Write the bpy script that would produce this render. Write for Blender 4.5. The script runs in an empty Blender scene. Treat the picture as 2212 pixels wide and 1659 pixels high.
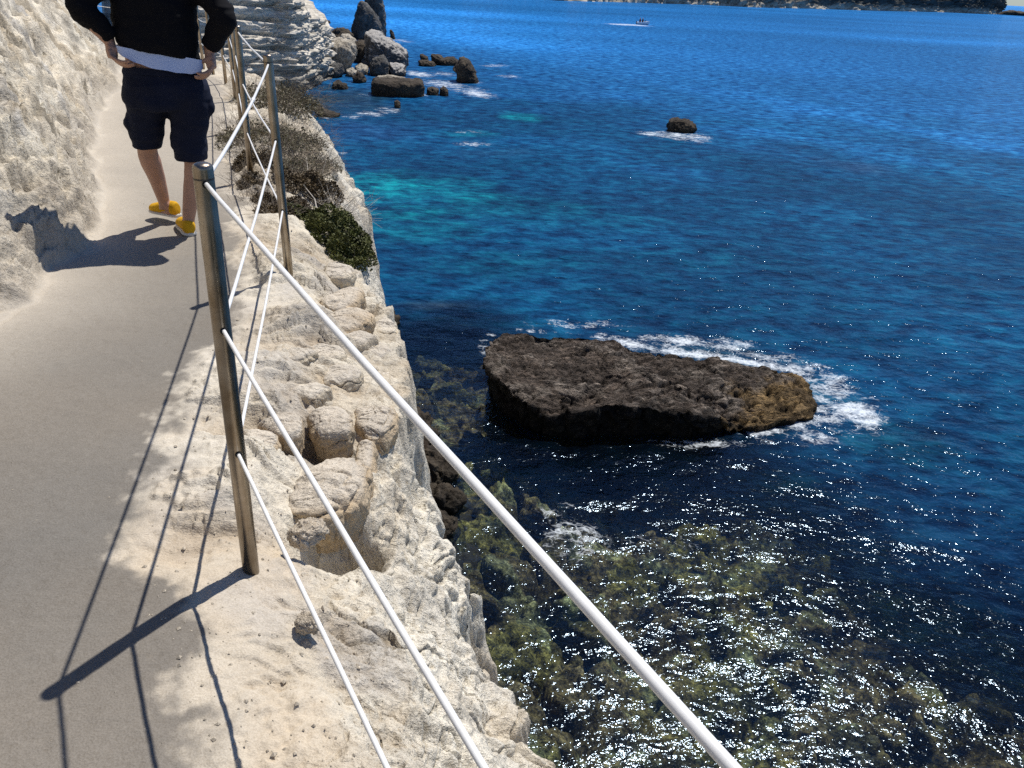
import bpy, bmesh, math, random
import numpy as np
from mathutils import Vector
random.seed(7); rng=np.random.default_rng(11)
SC=bpy.context.scene
COL=SC.collection

# ------------------------------------------------------------------ camera and survey helpers
S=1024/2212; F=801.96; CZ=9.0; PZ=7.5
PITCH,ROLL=math.radians(26.844),math.radians(3.183)
cf=np.array([0,math.cos(PITCH),-math.sin(PITCH)]); cr=np.array([1.,0,0]); cu=np.cross(cr,cf)
cr,cu=math.cos(ROLL)*cr+math.sin(ROLL)*cu,-math.sin(ROLL)*cr+math.cos(ROLL)*cu
C0=np.array([0,0,CZ])
def ray(x,y): return cf+cr*(x*S-512)/F-cu*(y*S-384)/F
def at(x,y,z=PZ):                       # where a sight line meets a level
    d=ray(x,y); return C0+d*((z-CZ)/d[2])
def atv(x,y,g,off=0.):                  # where a sight line meets the upright plane through g
    h=np.array([g[0],g[1],0.]); h/=np.linalg.norm(h)
    d=ray(x,y); t=((np.array([g[0],g[1],0.])@h)+off)/(d@h); return C0+d*t
def ats(pts,z): return [tuple(at(x,y,z)[:2]) for x,y in pts]

# ------------------------------------------------------------------ vector noise
U32=np.uint32
def _hx(i,k): return i.astype(np.int64).astype(U32)*U32(k)
def _mix(h,m=1274126177):
    h=(h^(h>>U32(13)))*U32(1274126177); h=(h^(h>>U32(16)))*U32(2246822519)
    return ((h^(h>>U32(15)))&U32(0xffffff)).astype(np.float32)*np.float32(1/0xffffff)
def vn(p,seed=0):
    p=np.asarray(p,np.float32); i=np.floor(p); f=p-i
    f=f*f*f*(f*(f*6-15)+10); sx=U32((seed*1274126177)&0xffffffff)
    hx=_hx(i[...,0],374761393)+sx; hy=_hx(i[...,1],668265263); hz=_hx(i[...,2],2147483647)
    HX=(hx,hx+U32(374761393)); HY=(hy,hy+U32(668265263)); HZ=(hz,hz+U32(2147483647)); g=1-f
    W=((g[...,0],f[...,0]),(g[...,1],f[...,1]),(g[...,2],f[...,2])); r=0
    for dx in (0,1):
        for dy in (0,1):
            wxy=W[0][dx]*W[1][dy]; hxy=HX[dx]+HY[dy]
            r=r+wxy*(W[2][0]*_mix(hxy+HZ[0])+W[2][1]*_mix(hxy+HZ[1]))
    return r*2-1
def fbm(p,o=4,seed=0,g=.5,l=2.03):
    a=1.;s=0;n=0
    for k in range(o):
        s=s+a*vn(p*(l**k)+k*17.3,seed+k); n+=a; a*=g
    return s/n*1.5
def ridged(p,o=4,seed=0):
    a=1.;s=0;n=0
    for k in range(o):
        s=s+a*(1-np.abs(vn(p*(2.1**k)+k*9.1,seed+k))*2); n+=a; a*=.5
    return s/n
def worley(p,seed=0):
    p=np.asarray(p,np.float32); i=np.floor(p); f=p-i; sx=U32((seed*1274126177)&0xffffffff)
    hx=_hx(i[...,0],374761393)+sx; hy=_hx(i[...,1],668265263); hz=_hx(i[...,2],2147483647)
    f1=np.full(p.shape[:-1],9.,np.float32); f2=f1.copy(); cid=np.zeros_like(f1); k9=np.float32(.9/0x3ff)
    for dx in (-1,0,1):
        for dy in (-1,0,1):
            for dz in (-1,0,1):
                h=hx+U32((dx*374761393)&0xffffffff)+hy+U32((dy*668265263)&0xffffffff)+hz+U32((dz*2147483647)&0xffffffff)
                h=(h^(h>>U32(13)))*U32(1274126177); h=(h^(h>>U32(16)))*U32(2246822519); h=h^(h>>U32(15))
                ax=(h&U32(0x3ff)).astype(np.float32)*k9+np.float32(dx)-f[...,0]; ay=((h>>U32(10))&U32(0x3ff)).astype(np.float32)*k9+np.float32(dy)-f[...,1]; az_=((h>>U32(20))&U32(0x3ff)).astype(np.float32)*k9+np.float32(dz)-f[...,2]
                d=ax*ax+ay*ay+az_*az_; n=d<f1; f2=np.where(n,f1,np.minimum(f2,d)); cid=np.where(n,((h>>U32(5))&U32(0xffff)).astype(np.float32)/65535,cid); f1=np.where(n,d,f1)
    return np.sqrt(f1),np.sqrt(f2),cid
def ss(a,b,x): t=np.clip((x-a)/(b-a),0,1); return t*t*(3-2*t)
def sdist(poly,x,y):                    # signed distance to an open line, positive to its right
    P=np.array(poly); best=np.full(x.shape,1e9); sg=np.zeros(x.shape)
    for a,b in zip(P[:-1],P[1:]):
        d=b-a; L=np.hypot(*d)
        t=np.clip(((x-a[0])*d[0]+(y-a[1])*d[1])/L**2,0,1)
        ex,ey=x-a[0]-t*d[0],y-a[1]-t*d[1]; q=ex*ex+ey*ey
        c=(ey*d[0]-ex*d[1])/L
        near=q<best-1e-9
        # at shared corners keep the side with the larger perpendicular offset
        tie=(np.abs(q-best)<=1e-9)&(np.abs(c)>np.abs(sg))
        sg=np.where(near|tie,c,sg); best=np.where(near,q,best)
    return np.sqrt(best)*np.where(sg>0,-1,1)
def smoothline(pts,n=4):
    P=[np.array(p,float) for p in pts]
    for _ in range(n//2):
        Q=[P[0]]
        for a,b in zip(P[:-1],P[1:]): Q+= [a*.75+b*.25,a*.25+b*.75]
        Q.append(P[-1]); P=Q
    return [tuple(p) for p in P]

# ------------------------------------------------------------------ object helpers
def tag(o,label=None,cat=None,group=None,kind=None):
    if label: o['label']=label
    if cat: o['category']=cat
    if group: o['group']=group
    if kind: o['kind']=kind
    return o
def link(name,me,mat=None,parent=None,smooth=True):
    o=bpy.data.objects.new(name,me); COL.objects.link(o)
    if mat: me.materials.append(mat)
    if parent: o.parent=parent
    if smooth: me.polygons.foreach_set('use_smooth',[True]*len(me.polygons))
    return o
def empty(name,loc=(0,0,0)):
    o=bpy.data.objects.new(name,None); COL.objects.link(o); o.location=loc; o.empty_display_size=.1; return o
def mesh_np(name,V,Fq):
    me=bpy.data.meshes.new(name); V=np.asarray(V,np.float32); Fq=np.asarray(Fq,np.int32)
    me.vertices.add(len(V)); me.vertices.foreach_set('co',V.ravel())
    k=Fq.shape[1]; me.loops.add(Fq.size); me.loops.foreach_set('vertex_index',Fq.ravel())
    me.polygons.add(len(Fq)); me.polygons.foreach_set('loop_start',np.arange(0,Fq.size,k,dtype=np.int32))
    me.update(calc_edges=True); me.validate(); return me
def grid_faces(nu,nv,wrap=False):
    i=np.arange(nu*nv).reshape(nu,nv)
    if wrap: i=np.concatenate([i,i[:1]],0)
    return np.stack([i[:-1,:-1],i[1:,:-1],i[1:,1:],i[:-1,1:]],-1).reshape(-1,4)
def sub(V,Fq,mask):
    f=Fq[mask]; u,inv=np.unique(f,return_inverse=True); return V[u],inv.reshape(f.shape),u
def colattr(me,name,rgb):
    a=me.attributes.new(name,'FLOAT_COLOR','POINT'); r=np.ones((len(rgb),4),np.float32); r[:,:3]=rgb; a.data.foreach_set('color',r.ravel())
def flattr(me,name,v):
    a=me.attributes.new(name,'FLOAT','POINT'); a.data.foreach_set('value',np.asarray(v,np.float32))
def tube(path,rad,seg=10,cap=True):
    P=np.array(path,float); n=len(P); rad=np.broadcast_to(np.asarray(rad,float).reshape(-1),(n,)) if np.size(rad)in(1,n) else rad
    T=np.gradient(P,axis=0); T/=np.linalg.norm(T,axis=1)[:,None]
    up=np.array([0,0,1.]) if abs(T[0][2])<.9 else np.array([0,1.,0]); V=[]
    for k in range(n):
        a=np.cross(T[k],up); a/=np.linalg.norm(a); b=np.cross(a,T[k]); up=b
        for j in range(seg):
            w=2*math.pi*j/seg; V.append(P[k]+rad[k]*(math.cos(w)*a+math.sin(w)*b))
    Fs=[]
    for k in range(n-1):
        for j in range(seg):
            j2=(j+1)%seg; Fs.append((k*seg+j,k*seg+j2,(k+1)*seg+j2,(k+1)*seg+j))
    if cap:
        Fs.append(tuple(range(seg))[::-1]); Fs.append(tuple((n-1)*seg+j for j in range(seg)))
    return V,Fs
def join(parts):
    V=[];Fs=[]
    for v,f in parts:
        o=len(V); V+=[tuple(q) for q in v]; Fs+=[tuple(i+o for i in g) for g in f]
    return V,Fs
def mk(name,parts,mat,parent=None,smooth=True):
    V,Fs=join(parts); me=bpy.data.meshes.new(name); me.from_pydata(V,[],Fs); me.update()
    return link(name,me,mat,parent,smooth)

# ------------------------------------------------------------------ materials
def nodes(name):
    m=bpy.data.materials.new(name); m.use_nodes=True; nt=m.node_tree; b=nt.nodes['Principled BSDF']
    return m,nt,b
def N(nt,t,**k):
    n=nt.nodes.new(t)
    for a,v in k.items():
        if a in n.inputs: n.inputs[a].default_value=v
        else: setattr(n,a,v)
    return n
def noise(nt,vec,scale,detail=4,rough=.55,**k):
    n=N(nt,'ShaderNodeTexNoise'); n.inputs['Scale'].default_value=scale; n.inputs['Detail'].default_value=detail; n.inputs['Roughness'].default_value=rough
    if vec is not None: nt.links.new(vec,n.inputs['Vector'])
    return n.outputs['Fac']
def ramp(nt,fac,stops):
    r=nt.nodes.new('ShaderNodeValToRGB'); e=r.color_ramp.elements
    while len(e)<len(stops): e.new(.5)
    for k,(p,c) in enumerate(stops):
        e[k].position=p; e[k].color=(*c,1) if isinstance(c,(tuple,list)) else (c,c,c,1)
    nt.links.new(fac,r.inputs['Fac']); return r.outputs['Color']
def math_(nt,op,a,b=None,clamp=False):
    n=nt.nodes.new('ShaderNodeMath'); n.operation=op; n.use_clamp=clamp
    for k,v in enumerate((a,b)):
        if v is None: continue
        if isinstance(v,(int,float)): n.inputs[k].default_value=v
        else: nt.links.new(v,n.inputs[k])
    return n.outputs[0]
def mixc(nt,fac,a,b,mode='MIX'):
    n=nt.nodes.new('ShaderNodeMix'); n.data_type='RGBA'; n.blend_type=mode
    for k,v in ((0,fac),(6,a),(7,b)):
        if isinstance(v,(int,float)): n.inputs[k].default_value=v
        elif isinstance(v,tuple): n.inputs[k].default_value=(*v,1)
        else: nt.links.new(v,n.inputs[k])
    return n.outputs[2]
def bump(nt,h,strength,dist,prev=None):
    b=nt.nodes.new('ShaderNodeBump'); b.inputs['Strength'].default_value=strength; b.inputs['Distance'].default_value=dist
    nt.links.new(h,b.inputs['Height'])
    if prev is not None: nt.links.new(prev,b.inputs['Normal'])
    return b.outputs['Normal']
def objco(nt):
    g=nt.nodes.new('ShaderNodeNewGeometry'); return g.outputs['Position']
def attr(nt,name):
    a=nt.nodes.new('ShaderNodeAttribute'); a.attribute_name=name; return a

def mat_ground():
    m,nt,b=nodes('sandstone_ground'); P=objco(nt); c=attr(nt,'tint').outputs['Color']; rg=attr(nt,'rough').outputs['Fac']
    n1=noise(nt,P,3.2,5,.6); n2=noise(nt,P,38,4,.65); n3=noise(nt,P,210,3,.6)
    v=N(nt,'ShaderNodeTexVoronoi'); v.inputs['Scale'].default_value=150; nt.links.new(P,v.inputs['Vector'])
    grit=ramp(nt,v.outputs['Distance'],[(.0,.72),(.35,1.0)])
    c1=mixc(nt,math_(nt,'ADD',math_(nt,'MULTIPLY',rg,.6,True),.2),c,ramp(nt,n1,[(.3,(.80,.78,.76)),(.7,(1.12,1.11,1.08))]),'MULTIPLY')
    c2=mixc(nt,math_(nt,'ADD',math_(nt,'MULTIPLY',rg,.55,True),.3),c1,ramp(nt,n2,[(.28,(.76,.72,.66)),(.48,(1,1,1)),(.70,(1.16,1.15,1.13))]),'MULTIPLY')
    c3=mixc(nt,.65,c2,ramp(nt,n3,[(.35,(.76,.74,.7)),(.55,(1,1,1)),(.75,(1.2,1.2,1.18))]),'MULTIPLY')
    c4=mixc(nt,.22,c3,grit,'MULTIPLY')
    mq=N(nt,'ShaderNodeMapping'); mq.inputs['Rotation'].default_value=(0,0,-.12); mq.inputs['Scale'].default_value=(1.,3.0,2.2); nt.links.new(P,mq.inputs['Vector'])
    na=noise(nt,mq.outputs['Vector'],2.6,9,.62); nb=noise(nt,mq.outputs['Vector'],9,7,.66)
    ka=ramp(nt,math_(nt,'ABSOLUTE',math_(nt,'SUBTRACT',na,.5)),[(0.,.0),(.010,1.)]); kb=ramp(nt,math_(nt,'ABSOLUTE',math_(nt,'SUBTRACT',nb,.53)),[(0.,.2),(.016,1.)])
    gate=ramp(nt,noise(nt,P,1.7,3,.5),[(.45,0.),(.58,1.)]); rgc=math_(nt,'MULTIPLY',math_(nt,'MULTIPLY',rg,.75,True),1.); gk=math_(nt,'MULTIPLY',rgc,gate)
    c4=mixc(nt,math_(nt,'MULTIPLY',gk,.55),c4,ka,'MULTIPLY'); c4=mixc(nt,math_(nt,'MULTIPLY',rgc,.28),c4,kb,'MULTIPLY')
    pit=N(nt,'ShaderNodeTexVoronoi'); pit.inputs['Scale'].default_value=26; pit.inputs['Randomness'].default_value=1; nt.links.new(P,pit.inputs['Vector']); pk=ramp(nt,pit.outputs['Distance'],[(.10,.35),(.2,1.)]); c4=mixc(nt,math_(nt,'MULTIPLY',rgc,.28),c4,pk,'MULTIPLY')
    nt.links.new(c4,b.inputs['Base Color']); b.inputs['Roughness'].default_value=.93
    if 'Specular IOR Level' in b.inputs: b.inputs['Specular IOR Level'].default_value=.15
    hn=math_(nt,'MULTIPLY',n2,rg); x=bump(nt,hn,.9,.02)
    x=bump(nt,math_(nt,'MULTIPLY',na,rgc),1.,.035,x); x=bump(nt,math_(nt,'MULTIPLY',nb,rgc),1.,.02,x); x=bump(nt,n3,.55,.0035,x); x=bump(nt,v.outputs['Distance'],.35,.002,x)
    nt.links.new(x,b.inputs['Normal']); return m
def mat_rock(name,c1,c2,c3,scale=1.,strata=0,top=None,wet=True,bs=1.,xy=1.):
    m,nt,b=nodes(name); P=objco(nt)
    mp=N(nt,'ShaderNodeMapping'); mp.inputs['Scale'].default_value=(scale*xy,scale*xy,scale*(4 if strata else 1)); nt.links.new(P,mp.inputs['Vector']); Q=mp.outputs['Vector']
    n1=noise(nt,Q,1.3,6,.62); n2=noise(nt,Q,7,5,.65); n3=noise(nt,P,30*scale,3,.6)
    col=ramp(nt,n1,[(.32,c1),(.5,c2),(.68,c3)])
    col=mixc(nt,.9,col,ramp(nt,n2,[(.3,(.45,.43,.41)),(.52,(1,1,1)),(.75,(1.45,1.42,1.36))]),'MULTIPLY')
    if top:                              # paler colour on upward faces
        g=nt.nodes.new('ShaderNodeNewGeometry'); sp=nt.nodes.new('ShaderNodeSeparateXYZ'); nt.links.new(g.outputs['Normal'],sp.inputs[0])
        f=ramp(nt,math_(nt,'ADD',sp.outputs['Z'],math_(nt,'MULTIPLY',n2,.5)),[(.55,0.),(.95,1.)])
        col=mixc(nt,f,col,top)
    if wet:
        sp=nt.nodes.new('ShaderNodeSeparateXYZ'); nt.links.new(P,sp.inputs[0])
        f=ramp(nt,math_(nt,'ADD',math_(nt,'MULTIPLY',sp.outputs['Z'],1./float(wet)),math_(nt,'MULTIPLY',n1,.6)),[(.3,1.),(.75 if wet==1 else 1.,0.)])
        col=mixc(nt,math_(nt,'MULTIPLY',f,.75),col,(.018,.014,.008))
    nt.links.new(col,b.inputs['Base Color']); b.inputs['Roughness'].default_value=.85
    b.inputs['Specular IOR Level'].default_value=.25
    x=bump(nt,n2,.9*bs,.12/scale); x=bump(nt,n3,.7*bs,.025/scale,x); nt.links.new(x,b.inputs['Normal']); return m
def mat_simple(name,c,rough=.6,metal=0.,nz=None,spec=.5,bumps=None):
    m,nt,b=nodes(name); b.inputs['Roughness'].default_value=rough; b.inputs['Metallic'].default_value=metal; b.inputs['Specular IOR Level'].default_value=spec
    P=objco(nt)
    if nz:
        f=noise(nt,P,nz[0],4,.6); col=ramp(nt,f,[(.3,tuple(q*(1-nz[1]) for q in c)),(.7,tuple(min(1,q*(1+nz[1])) for q in c))]); nt.links.new(col,b.inputs['Base Color'])
    else: b.inputs['Base Color'].default_value=(*c,1)
    if bumps: nt.links.new(bump(nt,noise(nt,P,bumps[0],3),bumps[1],bumps[2]),b.inputs['Normal'])
    return m
def mat_steel():
    m,nt,b=nodes('brushed_steel'); P=objco(nt); mp=N(nt,'ShaderNodeMapping'); mp.inputs['Scale'].default_value=(60,60,3); nt.links.new(P,mp.inputs['Vector'])
    n=noise(nt,mp.outputs['Vector'],4,4,.6); n2=noise(nt,P,9,4,.6)
    nt.links.new(ramp(nt,n2,[(.35,(.24,.19,.135)),(.62,(.38,.33,.27))]),b.inputs['Base Color']); b.inputs['Metallic'].default_value=1
    nt.links.new(ramp(nt,n,[(.3,.22),(.7,.4)]),b.inputs['Roughness']); nt.links.new(bump(nt,n,.12,.002),b.inputs['Normal']); return m
def mat_leaf(name,c,var=.5,tr=.15):
    m,nt,b=nodes(name); P=objco(nt); f=noise(nt,P,14,3,.6); oi=nt.nodes.new('ShaderNodeNewGeometry')
    col=ramp(nt,f,[(.3,tuple(q*(1-var) for q in c)),(.7,tuple(q*(1+var) for q in c))])
    col=mixc(nt,.6,col,ramp(nt,oi.outputs['Random Per Island'],[(0,(.5,.5,.45)),(1,(1.4,1.35,1.1))]),'MULTIPLY')
    nt.links.new(col,b.inputs['Base Color']); b.inputs['Roughness'].default_value=.65; b.inputs['Specular IOR Level'].default_value=.3; return m

M_ground=mat_ground()
M_steel=mat_steel()
M_cable=mat_simple('white_coated_cable',(.80,.80,.78),.35,0,(45,.07),.5,(400,.1,.0006))
M_hole=mat_simple('dark_hole',(.01,.01,.01),.9)
M_cliff=mat_rock('layered_limestone',(.32,.295,.25),(.56,.52,.44),(.72,.67,.58),.45,1,None,3.2,.10,.3)  # tall dark band: headland's shadowed foot put into the colour above the wet
M_dark=mat_rock('dark_sea_rock',(.025,.02,.015),(.06,.047,.034),(.10,.08,.055),.8)
M_grey=mat_rock('grey_limestone_rock',(.04,.04,.04),(.10,.097,.09),(.19,.18,.165),.5)
M_greytop=mat_rock('pale_topped_rock',(.035,.034,.033),(.09,.085,.08),(.17,.16,.15),.5,0,(.42,.40,.37))
M_pale=mat_rock('pale_limestone_rock',(.22,.19,.15),(.40,.36,.29),(.55,.50,.42),.8)

# ------------------------------------------------------------------ survey lines (metres, seen from above)
lip_px=[(930,1659),(915,1540),(850,1370),(800,1260),(775,1150),(805,1050),(830,960),(862,900),(868,800),(852,760),(866,715),(838,665),(795,610),(770,560),(745,470),(720,380),(690,330),(670,280),(655,235),(640,215),(560,165)]
LIP=[(3.5,-5),(1.4,-1.2),(.5,.1),(.05,.9)]+ats(lip_px,7.3)+[(-6,16),(-9,19.5),(-14,25),(-22,34),(-34,50)]
mid_px=[(1185,1659),(1150,1590),(1088,1480),(1038,1350),(1012,1250),(978,1180),(950,1100),(915,1000),(882,905),(868,835),(852,778),(869,722),(838,672),(795,615),(774,570)]
MID=[(4.5,-5),(2.1,-1.3),(.95,.2),(.38,1.05)]+ats(mid_px,6.9)+[(-1.55,7.9),(-2.0,9.2),(-3.0,12),(-4.3,14.8),(-5.7,16.6),(-8.6,20),(-13.6,25.6),(-21.6,34.8),(-33,51)]
BASE=[(6.5,-5),(4.0,-1),(2.3,1.5),(1.3,3.0),(.5,4.7),(-.35,7.6),(-1.2,11.8),(-1.65,14.6),(-2.6,16.9),(-4.5,18.5),(-7.6,21.4),(-12.6,27),(-20.6,36),(-32,52)]
PATHL=[(-1.0,-6),(-1.7,-2),(-2.2,0),(-2.5,2)]+ats([(0,690),(130,640),(190,520),(230,420),(240,330),(215,260),(250,205)],PZ)+[(-5.5,11.4),(-6.3,13.2),(-7.4,15),(-9.5,17.5),(-14,22),(-23,31),(-36,46)]
PATHR=[(.9,-6),(.7,-1),(.0,.6)]+ats([(460,1659),(400,1480),(330,1350),(300,1200),(320,1080),(350,950),(385,850),(450,760),(500,690),(505,600),(515,500),(505,400),(500,310),(490,250),(480,190),(465,165)],PZ)+[(-6,14.6),(-7,16),(-9.3,18.6),(-14,23.2),(-23,32),(-36,47.5)]
MID=smoothline(MID,2); BASE=smoothline(BASE,4); PATHL=smoothline(PATHL,2); PATHR=smoothline(PATHR,4)

# ------------------------------------------------------------------ near terrain: path, ledge + cliff, bank
def terrain(az,r):
    A,R=np.meshgrid(az,r,indexing='ij'); x=R*np.sin(A); y=R*np.cos(A)
    wob=np.stack([x*1.3,y*1.3,0*x],-1)
    x1=x+.10*fbm(wob,3,1)*ss(.3,3,R); y1=y+.10*fbm(wob,3,5)*ss(.3,3,R)
    # jagged edge on the sea side
    e=np.stack([x*3.2,y*3.2,0*x],-1); j=.06*fbm(e,4,21)+.035*fbm(e*3.1,3,23)
    u=sdist(LIP,x,y)+j; mdd=sdist(MID,x,y)+j*1.3; b=sdist(BASE,x1,y1); l=-sdist(PATHL,x1,y1); pr=sdist(PATHR,x,y)+.15*fbm(wob*3,5,9,.6)
    z=np.full(x.shape,PZ)
    # ledge falls gently to the lip
    wl=ss(-.05,.55,pr); lo=ss(-.75,.0,u)
    z=z-.2*lo**1.5*wl
    t=np.clip(u/np.maximum(u-mdd,1e-3),0,1); face=u>0
    z=np.where(face,7.3-.4*t,z)
    t2=np.clip(mdd/np.maximum(mdd-b,1e-3),0,1); low=(mdd>0)&face
    z=np.where(low,6.9-6.9*t2**.85,z)
    z=np.where((b>0)&face,-1.7*b,z)
    z=np.maximum(z,-12.)
    # bank on the landward side
    bank=np.clip(l,0,None); n0=fbm(np.stack([x*.55,y*.55,0*x],-1),3,31); n1=fbm(np.stack([x*1.7,y*1.7,0*x],-1),4,33)
    stp=ss(2.9,3.9,y); hb=bank*.80*ss(0,.18,bank)+np.clip(bank-.05,0,None)*(.36+.36*stp)-np.clip(bank-.8,0,None)*(.35*stp)
    hb=hb*(1+.18*n0)+ss(.05,.5,bank)*(.12*n1)
    hb=np.where(hb>5.5,5.5+(hb-5.5)*.35,hb)
    z=z+np.where(bank>0,hb,0)
    # rock relief -----------------------------------------------------
    P=np.stack([x,y,z],-1)
    rad=R
    # bedded blocks on the ledge: soft terraces, rounded lumps, fine cracks
    ang=.12; X=x*math.cos(ang)+y*math.sin(ang); Y=-x*math.sin(ang)+y*math.cos(ang)
    wv=fbm(P*2.2,3,41); wv2=fbm(P*7,3,43)
    w1=np.stack([X*2.4+wv*.8,Y*6.0+wv*1.2,z*2],-1); f1,f2,cid=worley(w1+.25*wv2[...,None],51)
    w2=np.stack([X*7.5+wv*1.0,Y*14+wv*1.6,z*3],-1); g1,g2,cid2=worley(w2+.3*wv2[...,None],55)
    cr1=ss(0,.22,f2-f1); cr2=ss(0,.3,g2-g1)
    dome=np.sqrt(np.clip(1-f1*f1*1.1,0,1))
    ter=fbm(np.stack([X*1.3,Y*4.2+wv*.8,0*X],-1),4,45)*3.2; tq=np.floor(ter)+ss(.72,.96,ter-np.floor(ter))
    cl=np.abs(vn(np.stack([X*2.2+wv*.6,Y*11+wv*2.2+wv2*.4,z*2],-1),47)); cl2=np.abs(vn(np.stack([X*5+wv*2,Y*21+wv*3.2+wv2,z*3],-1),49)); crk=(1-ss(0,.085,cl))*ss(-.3,.4,wv2+wv); crk2=(1-ss(0,.10,cl2))*ss(-.1,.5,wv2-wv)
    fine=fbm(P*9,5,61,.62)*.5+ridged(P*5,4,63)*.35
    relief=tq*.042*(1-ss(-.42,-.15,u))+(dome*(.6+.7*cid)-.75)*.010+(cr2-.8)*.010-crk*.034-crk2*.016+fine*.040
    # exposure of bare rock, sand fills the rest
    exp=ss(-.02,.22,pr)*ss(-.25,.40,pr+.35*fbm(P*1.6,3,71))
    nearlip=ss(-.55,-.05,u)
    amp=exp*(.9+.0*nearlip)
    flat=(u<=0)&(l<=0)
    sand=.004*fbm(P*14,3,81)+.012*fbm(P*2,3,83)
    rk=relief*amp
    dz=np.where(flat,np.where(rk>-.03,rk,-.03+.35*(rk+.03))+sand*(1-.5*exp),0)
    # path: smooth trodden concrete-like surface
    pr2=pr+.05*fbm(P*9,4,139,.65)+.02*fbm(P*40,3,140); isp=(1-ss(-.04,.10,pr2))*(l<=0)
    dz=dz*(1-isp)+isp*(.006*fbm(P*3,3,85)+.0012*fbm(P*30,3,86))
    # bank relief: weathered lumps
    bw=ss(.0,.16,bank); w3=np.stack([x*3.0+wv*.5,y*3.0+wv*.5,z*4.5],-1); h1,h2,cid3=worley(w3,91)
    lump=(ss(0,.35,h2-h1)*.6+.4)*(.3+cid3)
    w4=np.stack([x*9+wv,y*9,z*11],-1); k1,k2,cid4=worley(w4,95)
    zq=z*6.5+.8*wv; st_=zq-np.floor(zq); bz=(ss(0,.25,st_)*(1-ss(.7,1.,st_))-.5)*.045*ss(-.3,.3,fbm(P*1.1,2,131))+.55*((lump-.5)*.13-.10*ss(.30,.62,vn(P*5.5+wv2[...,None],121))*ss(-.2,.4,wv))+(lump-.5)*.0+((1-k1)*.07-.035)*(.3+cid4)+fbm(P*np.array([4.5,4.5,7.5]),7,97,.70)*.12+ridged(P*np.array([2.4,2.4,4.]),5,99)*.05
    bz=bz*.62; dz=dz+np.where(bank>0,bz*bw,0)
    z=z+dz
    for px,py,rr_,dp_ in ((735,1140,.11,.20),(700,1165,.09,.16),(770,1120,.08,.14),(560,990,.11,.07),(700,962,.12,.08),(800,962,.10,.08),(780,655,.10,.06),(660,1195,.05,.05)):
        hc=at(px,py,7.35); z=z-dp_*np.exp(-(((x-hc[0])**2+(y-hc[1])**2)/(rr_*rr_))**1.5)*(l<0)
    x=x+np.where(bank>0,bz*bw*.45,0)
    # face relief, pushed outward as well as up
    fw=ss(-.04,.12,u); fd=ss(.0,.5,mdd)
    w5=np.stack([X*1.6+wv*.3,Y*2.6+wv*.4,z*2.4],-1); q1,q2,cid5=worley(w5,101)
    w6=np.stack([X*5+wv*.5,Y*8,z*8],-1); s1,s2,cid6=worley(w6,105)
    ck=np.abs(vn(np.stack([x*1.8+wv*1.5,y*2.2+wv*1.5,z*3.2+wv],-1),111)); ck2=np.abs(vn(np.stack([x*4+wv*2,y*5,z*8+wv*2],-1),113)); pit=ss(.35,.7,vn(P*7+wv2[...,None],115))*ss(0,.4,fbm(P*1.5,2,117))
    ft=fbm(np.stack([x*1.2,y*1.6,z*1.5],-1)+.3*wv[...,None],3,119)*3; fq=np.floor(ft)+ss(.6,.95,ft-np.floor(ft))
    fr=(fq*.055+(1-q1)*.03*cid5)*fd+(fq*.014+crk*-.02-crk2*.012)*(1-fd)-(1-ss(0,.07,ck))*(.022+.03*fd)-(1-ss(0,.09,ck2))*.016-pit*.03+fbm(P*4,5,107,.6)*(.030+.03*fd)+ridged(P*3,4,109)*.02-.02
    gx,gy=.72,-.1
    x=x+fr*gx*fw; y=y+fr*gy*fw; z=z+fr*.75*fw
    # slip of the lowest part under the water stays below it
    V=np.stack([x,y,z],-1)
    # colour -----------------------------------------------------------
    n=lambda s,o,sd: fbm(P*s,o,sd)[...,None]
    pathc=np.array([.205,.187,.162]); rock=np.array([.64,.57,.455]); rockw=np.array([.78,.725,.61]); tan=np.array([.60,.48,.33]); bankc=np.array([.83,.755,.62]); grey=np.array([.46,.44,.42])
    c=rock+(rockw-rock)*ss(-.4,.5,n(1.3,3,201)); c=c+(tan-c)*.5*ss(.15,.7,n(2.6,3,203))
    c=c+(grey-c)*.5*ss(.15,.7,n(3.1,3,205))*(1-fw[...,None])
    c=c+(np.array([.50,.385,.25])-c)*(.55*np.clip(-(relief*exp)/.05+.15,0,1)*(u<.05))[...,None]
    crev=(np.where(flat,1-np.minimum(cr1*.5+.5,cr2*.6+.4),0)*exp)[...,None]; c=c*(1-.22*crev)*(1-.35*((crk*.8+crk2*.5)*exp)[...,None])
    cfc=np.array([.82,.775,.67])*(1+.10*n(1.2,3,207)); cfc=cfc+(tan-cfc)*.35*ss(.2,.7,n(1.7,3,209))
    cf_cr=np.clip((1-ss(0,.07,ck))*.9+(1-ss(0,.09,ck2))*.5+pit*.6,0,1)[...,None]; cfc=cfc*(1-.25*cf_cr)
    # darker, then brown-black, toward the waterline
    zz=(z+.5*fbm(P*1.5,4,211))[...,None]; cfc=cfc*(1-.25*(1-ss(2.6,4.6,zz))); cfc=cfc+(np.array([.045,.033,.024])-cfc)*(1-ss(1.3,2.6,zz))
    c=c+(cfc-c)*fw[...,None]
    bc=bankc+(np.array([.90,.85,.73])-bankc)*ss(-.3,.6,n(1.1,3,213)); bc=bc+(np.array([.52,.43,.30])-bc)*.6*ss(.0,.5,n(1.9,4,217)); bc=bc+(np.array([.52,.51,.49])-bc)*.6*ss(.2,.6,n(2.3,4,219))
    bc=bc*(1-.35*ss(.30,.62,vn(P*5.5+wv2[...,None],121))[...,None]); bc=bc*(1-.30*((1-ss(0,.3,h2-h1))*bw)[...,None])
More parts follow.
